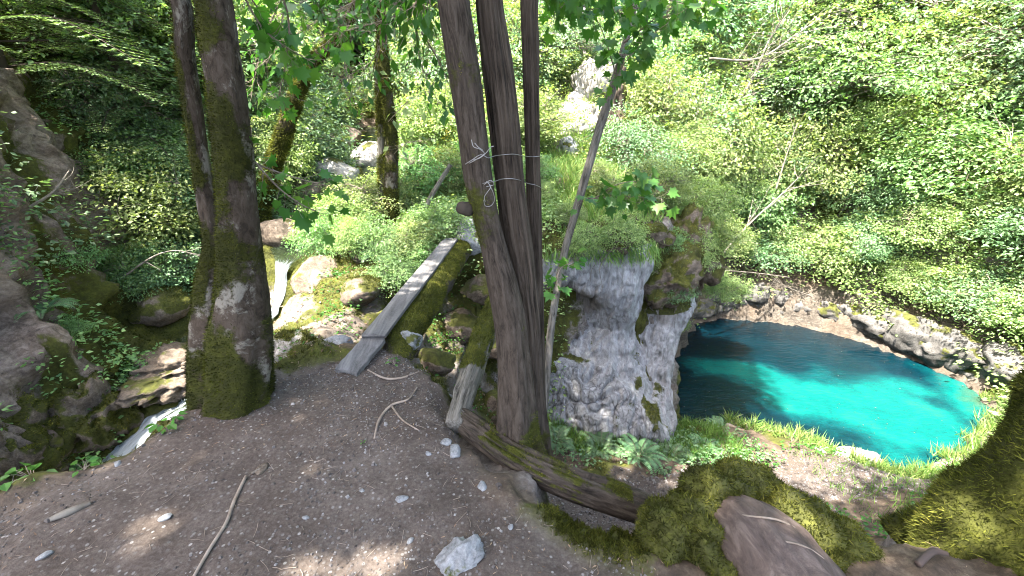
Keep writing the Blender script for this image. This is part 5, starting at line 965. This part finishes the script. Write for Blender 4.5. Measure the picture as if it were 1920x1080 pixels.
# fir boughs over the left cliff
def fir_geo(seed, H=4.5, nb=46, L0=2.0):
    r = np.random.default_rng(seed); W = [tube([(0, 0, -.2, .10), (.05, 0, H*.5, .06), (0, .05, H, .012)], 40, 12, rough=.1)]; A, B, PP, DD, NN = [], [], [], [], []
    for k in range(nb):
        z = H*(.08+.9*k/nb); a = k*2.4+r.normal()*.3; L = L0*(1-.75*z/H)*r.uniform(.8, 1.15); d = np.array((math.cos(a), math.sin(a), 0)); tip = np.array((0, 0, z))+d*L+np.array((0, 0, -.22*L)); C = catmull([(0, 0, z), d*L*.5+np.array((0, 0, z+.04)), tip], 22)
        W.append(tube(np.c_[C, np.linspace(.014, .003, 22)], 14, 5, caps=False)); S = np.cross(d, (0, 0, 1))
        for q in range(3, 22):
            for sgn in (-1, 1):
                l = .42*L*(1-.75*q/22)*r.uniform(.7, 1.2); D = S*sgn*.8+d*.6; D = D/np.linalg.norm(D)+np.array((0, 0, -.18)); A.append(C[q]); B.append(C[q]+D*l)
                n = int(l/.016)+2; t = np.linspace(.05, 1, n); P_ = C[q]+D*l*t[:, None]; al = np.where(np.arange(n) % 2, 1, -1)[:, None]; X = np.cross(D, (0, 0, 1.))
                PP.append(P_); DD.append(D*.75+X*al*.85+.12*r.normal(size=(n, 3))); NN.append(np.tile((0, 0, 1.), (n, 1))+.25*r.normal(size=(n, 3)))
    W.append(sticks(A, B, .003, .0012, 0, 3, 3, seed)); P_ = np.vstack(PP); n = len(P_)
    V, F = scatter(P_, np.vstack(DD), np.vstack(NN), .05*r.uniform(.6, 1.2, n), NARROW, 1.3); return join(W), (V, F, np.repeat(np.clip(.45+.2*r.normal(size=n)+.2*fbm(P_*3, 2, 3), 0, 1), 4))
FIR = fir_geo(301)
f0 = new_shrub('fir_tree', FIR, LM_FIR, (-5.35, 5.0, float(H0(-5.35, 5.0))-.1), 'feathery fir drooping over the top of the left cliff', 'tree', 'firs on the left slope', 0, .9, BK_LOG, 'trunk', 'foliage')
for k, (x, y, s_, lb) in enumerate([(-5.0, 6.0, .75, 'fir on the stream bank behind the cliff'), (-4.75, 7.0, .6, 'small fir low on the bank behind the double tree'), (-6.0, 6.4, .75, 'fir standing behind the one that droops over the cliff'), (-6.1, 2.0, .7, 'fir nearest the viewer above the left cliff'), (-7.4, 8.6, .9, 'tall fir high up the left slope'), (-5.2, 8.0, .5, 'small fir between the stream and the left slope')]):
    dup(f0, (x, y, H0(x, y)-.2), lb, k*1.9+.7, s_)
# grass, ferns
def blades(name, pts_, n, ln, seed, lmat, label, cat, kind=None, group=None, spread=.06, lean=.5, tb=.5, wid=1., loc=None, hang=False):
    r = np.random.default_rng(seed); pts_ = np.asarray(pts_, float); k = r.integers(0, len(pts_), n); P_ = pts_[k]+np.c_[r.normal(size=(n, 2))*spread, np.zeros(n)]
    D = r.normal(size=(n, 3))*lean; D[:, 2] = 1
    if hang: D = r.normal(size=(n, 3))*.35+np.array((0, -.8, -.9))
    V, F = scatter(P_, D, r.normal(size=(n, 3)), ln*r.uniform(.4, 1.25, n), BLADE, wid)
    o = mesh(name, V, F, lmat, attrs={'tint': np.repeat(np.clip(tb+.22*r.normal(size=n), 0, 1), 5)}, origin=loc, loc=loc); return tag(o, label, cat, group, kind)
def BL(V): return V
def ring(x0, x1, y0, y1, n, seed, cond=None):
    r = np.random.default_rng(seed); x, y = r.uniform(x0, x1, n), r.uniform(y0, y1, n)
    if cond is not None: k = cond(x, y); x, y = x[k], y[k]
    return onground(x, y)[0]
gp = ring(.2, 3.3, 4.0, 5.6, 900, 1, lambda x, y: (y > 4.22+.12*x+.1*np.sin(5*x)) & (y < 5.2+.25*(x-1)))
blades('grass', gp, 9000, .15, 2, LM_GRASS, 'dark green grass and herbs along the foot of the grey pillar', 'grass', 'stuff', tb=.3)
pb = np.array([(x, y) for x, y in POOL if y < 7.2 and x > 3]); q = catmull(np.c_[pb, np.zeros(len(pb))], 160)[:, :2]; dq = q-pc; dq /= np.linalg.norm(dq, axis=1)[:, None]
r = np.random.default_rng(4); gp = onground(*(q+dq*r.uniform(.05, .55, (160, 1))).T)[0]
blades('grass', gp, 7000, .20, 5, LM_GRASS, 'sunlit tall grass fringing the near bank of the pool', 'grass', 'stuff', tb=.6, lean=.6)
gp = ring(-1.5, 3.4, 5.6, 11, 2600, 6, lambda x, y: (slope(x, y) < 1.2) & (x > -1.0) & ~((x < .4) & (y < 5.9)))
blades('grass', gp, 26000, .20, 7, LM_GRASS, 'sunlit grass covering the rock platform beyond the bridge', 'grass', 'stuff', tb=.55, lean=.7)
gp = ring(-.6, 2.6, 10.5, 16, 900, 8); blades('grass', gp, 9000, .26, 9, LM_GRASS, 'pale grass in the rocky gap of the far slope', 'grass', 'stuff', tb=.65, lean=.7)
gp = ring(4, 10, 3.3, 5.2, 900, 10, lambda x, y: (y < 4.9) & (slope(x, y) < 2)); blades('grass', gp, 5000, .12, 11, LM_GRASS, 'grass on the trampled bank below the huge mossy trunk', 'grass', 'stuff', tb=.4)
m_ = V2[(Vf[:, 2] > -.15) & (Vf[:, 1] < 6.1) & (Vf[:, 0] > .4)]
blades('hanging_grass', m_, 3600, .15, 13, LM_GRASS, 'hanging grass spilling over the top of the grey pillar', 'grass', 'stuff', tb=.4, lean=1.3, hang=True)
def fern_geo(seed, nf=9, L=1.0):
    r = np.random.default_rng(seed); W, PP, DD, SS, NN = [], [], [], [], []
    for k in range(nf):
        a = 2*PI*k/nf+r.normal()*.2; l = L*r.uniform(.75, 1.1); d = np.array((math.cos(a), math.sin(a), 0)); C = catmull([(0, 0, 0), d*l*.35+np.array((0, 0, .38*l)), d*l*.75+np.array((0, 0, .42*l)), d*l+np.array((0, 0, .22*l))], 26)
        W.append(tube(np.c_[C, np.linspace(.008, .002, 26)], 16, 4, caps=False)); S = np.cross(d, (0, 0, 1)); T = np.gradient(C, axis=0); T /= np.linalg.norm(T, axis=1)[:, None]
        for sgn in (-1, 1):
            q = np.arange(4, 26); PP.append(C[q]); DD.append(S*sgn+T[q]*.35+np.array((0, 0, -.15))); SS.append(l*.24*np.sin(PI*(q/26.)**.8)+.02); NN.append(np.cross(T[q], S*1.)*-1)
    V, F = scatter(np.vstack(PP), np.vstack(DD), np.vstack(NN), np.concatenate(SS), NARROW, 1.3); n = len(np.concatenate(SS)); return join(W), (V, F, np.repeat(np.clip(.5+.15*r.normal(size=n), 0, 1), 4))
FG = fern_geo(401); fsrc = None
for k, (x, y, s_, lb) in enumerate([(1.15, 4.42, .34, 'fern in the grass in front of the pillar, below its cracked base'), (1.65, 4.35, .38, 'broad fern in the grass right of the cracked pillar base'), (2.15, 4.55, .30, 'fern by the right corner of the pillar foot'), (.55, 4.3, .30, 'fern half hidden behind the wired trees'), (2.75, 4.85, .28, 'fern on the bank between pillar and pool'),
   (-1.5, 4.85, .32, 'fern on the island under the leafy bushes'), (-1.05, 4.6, .30, 'dark fern beside the planks over the gully'), (-2.5, 2.35, .16, 'small fern at the foot of the double-trunked tree'), (-4.2, 3.5, .25, 'fern on the mossy rock of the left cliff'), (3.35, 5.6, .3, 'fern at the near left corner of the pool')]):
    z = float(onground(x, y)[0][0, 2])
    if fsrc is None: fsrc = new_shrub('fern', FG, LM_BLUE, (x, y, z), lb, 'fern', 'ferns growing around the rocks', 0, s_, wn='stalks', fn='fronds')
    else: dup(fsrc, (x, y, z), lb, k*1.1, s_)
# small broad-leaved plants at the path edges
def herb_geo(seed, n=9):
    r = np.random.default_rng(seed); a = r.uniform(0, 6.28, n); E = np.c_[np.cos(a)*.5, np.sin(a)*.5, r.uniform(.4, .9, n)]*r.uniform(.5, 1.1, (n, 1)); W = sticks(np.zeros((n, 3)), E, .02, .012, .1, 5, 4, seed)
    D = E*np.array((1, 1, -.1)); V, F = scatter(E, D, np.tile((0, 0, 1.), (n, 1))+.35*r.normal(size=(n, 3)), .55*r.uniform(.6, 1.2, n), OVAL); return W, (V, F, np.repeat(np.clip(.55+.2*r.normal(size=n), 0, 1), 6))
hsrc = None
for k, (u, v, z, s_, lb) in enumerate([(945, 880, -.25, .13, 'broad-leaved green plant growing out from under the long log'), (962, 900, -.2, .10, 'smaller broad-leaved plant just below the one under the log'), (490, 735, .0, .08, 'round-leaved plant at the right foot of the double tree'), (312, 800, .02, .10, 'leafy sprig standing against the white rapids'), (325, 785, .03, .08, 'second sprig on the path edge by the rapids'),
   (160, 885, .0, .07, 'low plant on the path edge left of the rapids'), (60, 905, .0, .12, 'leafy clump on the far left path edge'), (20, 925, .0, .12, 'leafy clump at the left border of the path'), (1075, 500, -.4, .2, 'bright young leaves at the top left of the pillar'), (740, 690, .0, .06, 'little weed beside the bridge log'), (805, 655, .0, .07, 'weed at the lip of the gully'), (680, 830, 0, .02, 'minute seedling in the middle of the path')]):
    p = Uz(u, v, z) if k != 8 else U(u, v, 5.2)
    if k not in (0, 1, 8): p = onground(p[0], p[1])[0][0]
    if hsrc is None: hsrc = new_shrub('herb', herb_geo(411), LM_MAPLE, tuple(p), lb, 'plant', 'small plants along the path edges', 0, s_, wn='stalks', fn='leaves')
    else: dup(hsrc, tuple(p), lb, k*1.7, s_)
# undergrowth, litter, gravel
def under(name, x0, x1, y0, y1, n, size, seed, lmat, label, cond, leaves=7, h=.12, spread=.10, tb=.45, tpl=LEAF):
    r = np.random.default_rng(seed); x, y = r.uniform(x0, x1, n), r.uniform(y0, y1, n); pa_, ro_, mo_ = masks(x, y); k = cond(x, y, pa_, ro_)&(fbm(np.stack([x, y, 0*x], -1)*1.6, 3, seed) > -.25); x, y = x[k], y[k]; P_, N_ = onground(x, y); n = len(x)
    k = np.repeat(np.arange(n), leaves); d = r.normal(size=(len(k), 3)); E = P_[k]+N_[k]*(h*r.uniform(.2, 1.2, len(k)))[:, None]+d*np.array((1, 1, .3))*spread*.6
    E[:, 2] += .02; D = d*np.array((1, 1, .2)); D[:, 2] -= .15; V, F = scatter(E, D, np.tile((0, 0, 1.), (len(k), 1))+.5*r.normal(size=(len(k), 3)), size*r.uniform(.6, 1.25, len(k)), tpl)
    o = mesh(name, V, F, lmat, smooth=False, attrs={'tint': np.repeat(np.clip(tb+.15*r.normal(size=n)[k]+.15*r.normal(size=len(k)), 0, 1), len(tpl[0]))}); return tag(o, label, 'ground plants', None, 'stuff')
off = lambda x, y, d: dseg(x, y, STREAM+[]) > d
under('undergrowth', 3.6, 28, 3, 30, 42000, .10, 501, LM_BRIGHT, 'bright leafy undergrowth covering the slope above the pool', lambda x, y, p, r_: ~inpoly(x, y, POOL) & (dseg(x, y, POOL+POOL[:1]) > .22) & ((x > 9.4) | (y > 10.4) | (H0(x, y) > -2.5) & (y > 6.5)), h=.3, spread=.25)
under('undergrowth', 8.2, 13.5, 3.6, 12.5, 9000, .085, 509, LM_BRIGHT, 'leafy ground plants on the steep bank right above the pool rim', lambda x, y, p, r_: (dseg(x, y, POOL+POOL[:1]) > .35) & ~inpoly(x, y, POOL), h=.2, spread=.2)
under('undergrowth', -15, 4, 9, 30, 22000, .10, 502, LM_BRIGHT, 'bright leafy undergrowth in the valley upstream', lambda x, y, p, r_: (np.hypot(x-1.6, (y-14)*.3) > 1.1) & (dseg(x, y, UP) > .5), h=.3, spread=.25)
under('undergrowth', -3.2, .6, 5.0, 10, 5200, .055, 503, LM_BRIGHT, 'low sunlit herbs around the trees behind the bridge', lambda x, y, p, r_: off(x, y, .45) & (dseg(x, y, UP) > .45), h=.16, spread=.12, tb=.5)
under('undergrowth', -9, -3.0, 3.4, 12, 19000, .06, 504, LM_BLUE, 'shaded herbs and seedlings on the bank left of the stream', lambda x, y, p, r_: off(x, y, .45) & (dseg(x, y, UP) > .4) & ((y > 4.6) | (H0(x, y) > .3)) & ((x > -4.9) | (r_ < .8)), h=.14, spread=.14)
under('undergrowth', -5.8, -3.6, 1.4, 5.6, 5200, .045, 505, LM_DARK, 'sparse small leaves clinging to the left cliff', lambda x, y, p, r_: fbm(np.stack([x, y, 0*x], -1)*2.5, 2, 9) > .1, h=.04, spread=.08, tb=.6)
under('undergrowth', -2.5, -.2, 2.7, 5.1, 800, .035, 506, LM_MAPLE, 'small herbs on the mossy island and gully sides', lambda x, y, p, r_: (p < .2) & off(x, y, .4) & (fbm(np.stack([x, y, 0*x], -1)*3, 2, 3) > .05), h=.06, spread=.07)
under('undergrowth', .1, 3.6, 3.9, 5.3, 700, .05, 507, LM_BLUE, 'small herbs among the grass under the grey pillar', lambda x, y, p, r_: (p < .3), h=.08, spread=.08)
under('undergrowth', 2.4, 8, 3.0, 5.0, 900, .05, 508, LM_MAPLE, 'herbs on the bank between the lower path and the huge trunk', lambda x, y, p, r_: (p < .3), h=.08, spread=.08)
r = np.random.default_rng(88); q = np.c_[r.uniform(2.8, 9.2, 260), r.uniform(5, 10.4, 260)]; q = q[inpoly(q[:, 0], q[:, 1], POOL) & (dseg(q[:, 0], q[:, 1], POOL+POOL[:1]) < r.uniform(.1, 2.2, 260))]
V, F = scatter(np.c_[q, np.full(len(q), POOLZ+.012)], rdir(r, len(q), 0, .02), np.tile((0, 0, 1.), (len(q), 1)), r.uniform(.01, .03, len(q)), LEAF); tag(mesh('floating_leaves', V, F, LM_LITTER, attrs={'tint': np.repeat(r.uniform(.1, .8, len(q)), 4)}), 'bits of leaf and foam floating on the pool', 'floating leaves', None, 'stuff')
# yellow blossom beyond the bridge
r = np.random.default_rng(9); C = np.array([U(r.uniform(800, 858), r.uniform(225, 340), r.uniform(8.6, 9.4)) for _ in range(40)]); V, F, T = clusters(r, C, .16, 22, .045, LEAF, tb=.6)
tag(mesh('flowering_bush', V, F, LM_YELLOW, smooth=False, attrs={'tint': T}), 'yellow-flowering bush in the sun behind the bending trunk', 'shrub')
def scat(name, x0, x1, y0, y1, n, smin, smax, seed, mat_, label, cat, tpl, cond, up=.5, tint=False, power=3, lift=.0):
    r = np.random.default_rng(seed); x, y = r.uniform(x0, x1, n), r.uniform(y0, y1, n); pa_, ro_, mo_ = masks(x, y); k = cond(x, y, pa_); x, y = x[k], y[k]; P_, N_ = onground(x, y); n = len(x); D = r.normal(size=(n, 3)); D[:, 2] *= .15
    s_ = smin+(smax-smin)*r.random(n)**power; V, F = scatter(P_+N_*(lift*s_)[:, None], D, N_+up*r.normal(size=(n, 3))*.4, s_, tpl, r.uniform(.6, 1.2, n)); o = mesh(name, V, F, mat_, smooth=False, attrs={'tint': np.repeat(r.random(n), len(tpl[0]))}); return tag(o, label, cat, None, 'stuff')
m = M('gravel_stone', .85, .3); m.col(m.mix(m.ramp(m.noise(60, 3), [(.3, 0.), (.7, .4)]), m.ramp(m.attr('tint'), [(0, (.022, .017, .014)), (.5, (.058, .049, .043)), (.85, (.11, .10, .095)), (1, (.23, .22, .21))]), (.1, .08, .07))); GRAV = m.m
scat('gravel', -3, 2.4, .5, 3, 60000, .003, .013, 601, GRAV, 'fine grey gravel and grit strewn over the trodden path', 'gravel', STONE, lambda x, y, p: (p > .35) & (fbm(np.stack([x, y, 0*x], -1)*1.8, 3, 77)+.5*(np.random.default_rng(3).random(len(x))-.3) > .0))
scat('gravel', -3, 2.4, .7, 3, 2600, .010, .026, 602, GRAV, 'scattered coarse chips of stone along the path', 'gravel', STONE, lambda x, y, p: (p > .25) & (fbm(np.stack([x, y, 0*x], -1)*2.5, 3, 9) > .12), power=5)
scat('gravel', -.3, 6, 2.4, 5, 20000, .008, .04, 603, GRAV, 'loose scree stones on the lower path below the log', 'gravel', STONE, lambda x, y, p: (p > .15), power=4)
scat('leaf_litter', -3, 3, .5, 3, 16000, .006, .028, 611, LM_LITTER, 'dead leaf crumbs and twigs littering the path', 'leaf litter', NARROW, lambda x, y, p: (fbm(np.stack([x, y, 0*x], -1)*1.5, 3, 19) > -.15), lift=.15)
scat('leaf_litter', -3, 1, 2.4, 7, 6000, .02, .05, 612, LM_LITTER, 'dead leaves on the banks around the bridge', 'leaf litter', LEAF, lambda x, y, p: (p < .4) & off(x, y, .35), lift=.15)
r = np.random.default_rng(613); q = np.c_[r.uniform(-2.6, 1.9, 900), r.uniform(.8, 2.7, 900)]; q = q[masks(q[:, 0], q[:, 1])[0] > .2]; P_, _ = onground(q[:, 0], q[:, 1]); d_ = rdir(r, len(q), 0, .08)*r.uniform(.012, .07, (len(q), 1)); V, F = sticks(P_+(0, 0, .003), P_+d_+(0, 0, .005), .0012, .0008, 0, 4, 3, 5)
tag(mesh('leaf_litter', V, F, TWIG), 'short dead twigs scattered over the path', 'leaf litter', None, 'stuff')
# moss over the ground
k = ((GX[:-1, :-1] > -4.9) & (GX[:-1, :-1] < 3) & (GY[:-1, :-1] < 5.6)).ravel(); i = np.arange(ny-1)[:, None]*nx; j = np.arange(nx-1)[None]
FG_ = np.stack([i+j, i+j+1, i+j+1+nx, i+j+nx], -1).reshape(-1, 4)[k]
mg = np.clip(moss+.6*fbm(np.stack([GX, GY, 0*GX], -1)*5, 3, 7)*.5, 0, 1).ravel()*(1-path.ravel())
sl_ = sstep(1.5, 3.0, np.hypot(_bil(GXs, GX, GY), _bil(GYs, GX, GY))).ravel(); 
o = fuzz('ground_moss', GV, [FG_], mg*(1-.5*sl_), 170000, .028, 621, None, .42, tilt=.7); tag(o, 'velvety moss carpet on the banks and rocks beside the path', 'moss', None, 'stuff')
kk_ = (np.hypot((GX-.3)*.8, GY-1.2) < .42).ravel()[FG_[:, 0]]
o = fuzz('ground_moss', GV, [FG_[kk_]], mg, 40000, .016, 622, None, .4, tilt=.8); tag(o, 'bright moss mound at the lip of the path below the long log', 'moss', None, 'stuff')
# dead branches on the far slope
def dead(P_, rads, label, seed, twigs=10):
    r = np.random.default_rng(seed); C = catmull([tuple(p) for p in P_], 40); R = np.interp(np.linspace(0, 1, 40), np.linspace(0, 1, len(rads)), rads); parts = [tube(np.c_[C, R], 50, 8, rough=.1)]
    A = C[r.integers(6, 40, twigs)]; D = rdir(r, twigs)*.8+(C[-1]-C[0])/np.linalg.norm(C[-1]-C[0]); L = np.linalg.norm(C[-1]-C[0]); B_ = A+D*L*r.uniform(.12, .35, (twigs, 1)); parts.append(sticks(A, B_, R[-1]*1.0, R[-1]*.3, 0, 6, 4, seed))
    q = r.integers(0, twigs, twigs*2); A2 = A[q]+(B_[q]-A[q])*r.uniform(.3, .9, (len(q), 1)); parts.append(sticks(A2, A2+rdir(r, len(q))*L*.1, R[-1]*.5, R[-1]*.2, 0, 4, 3, seed+1))
    V, F = join(parts); tag(mesh('dead_branch', V, F, DEADTWIG), label, 'branch', 'dead branches on the wooded slope')
dead([U(1335, 500, 8.9), U(1400, 425, 9.2), U(1470, 360, 9.5), U(1500, 330, 9.7)], [0.0240, 0.0180, 0.0090], 'long pale dead branch slanting up right of the crag', 1)
dead([U(1455, 355, 10.5), U(1475, 290, 10.6), U(1495, 230, 10.7)], [0.0210, 0.0150, 0.0072], 'upright grey dead stem above the slanting branch', 2, 6)
dead([U(1350, 235, 12), U(1410, 150, 12.3), U(1440, 80, 12.5), U(1480, 20, 12.6)], [0.0420, 0.0300, 0.0120], 'grey dead limb high on the slope under the tangled twigs', 3, 26)
dead([U(1330, 110, 12), U(1420, 110, 12.2), U(1500, 60, 12.5), U(1570, 10, 12.6)], [0.0300, 0.0240, 0.0090], 'tangle of bare twigs high on the slope', 4, 30)
dead([U(1480, 520, 9.2), U(1400, 510, 9.0), U(1330, 505, 8.8)], [0.0090, 0.0072, 0.0036], 'thin pale twig hanging over the dark pool corner', 5, 8)
dead([U(1520, 555, 9.5), U(1470, 535, 9.3), U(1430, 505, 9.2)], [0.0108, 0.0072, 0.0036], 'forked dead twig hanging above the far pool wall', 6, 9)
dead([U(1600, 180, 12), U(1680, 150, 12), U(1740, 115, 12)], [0.0180, 0.0120, 0.0060], 'bare branch crossing leaves in the upper part of the slope', 7, 9)
dead([U(1130, 480, 5.25), U(1110, 505, 5.2), U(1106, 535, 5.15)], [0.0048, 0.0036, 0.0024], 'pale root dangling from the moss at the top of the pillar', 8, 4)
dead([U(1145, 470, 5.25), U(1125, 500, 5.15), U(1130, 540, 5.1)], [0.0054, 0.0042, 0.0024], 'second pale root dangling beside the first under the moss', 9, 4)
dead([U(230, 520, 4.4), U(290, 480, 4.5), U(330, 470, 4.6), U(375, 480, 4.7)], [.012, .009, .004], 'bare twig over the dark pool behind the double tree', 10, 6)
dead([U(0, 450, 3.6), U(40, 400, 3.8), U(100, 360, 4.1), U(130, 320, 4.3)], [.02, .014, .006], 'dark dead branch leaning on the left cliff', 11, 6)
logmesh('deciduous_tree', [dict(ctrl=[(*U(1322, 120, 15), .10), (*U(1335, 60, 15.2), .09), (*U(1350, -40, 15.5), .07)], n=40, seg=12, rough=.1)], BK_LOG)
tag(bpy.context.scene.objects[-1] if False else [o for o in bpy.data.objects if o.name.startswith('deciduous_tree') and o.type == 'MESH'][0], 'dark bare stem high on the slope left of the tangled twigs', 'tree')
for b_ in [o for o in bpy.data.objects if o.type == 'MESH' and o.name.split('.')[0] in ('foliage', 'crown', 'fronds', 'leaves', 'moss', 'moss_blades', 'branch', 'stem', 'stalks')]: b_['kind'] = 'stuff'
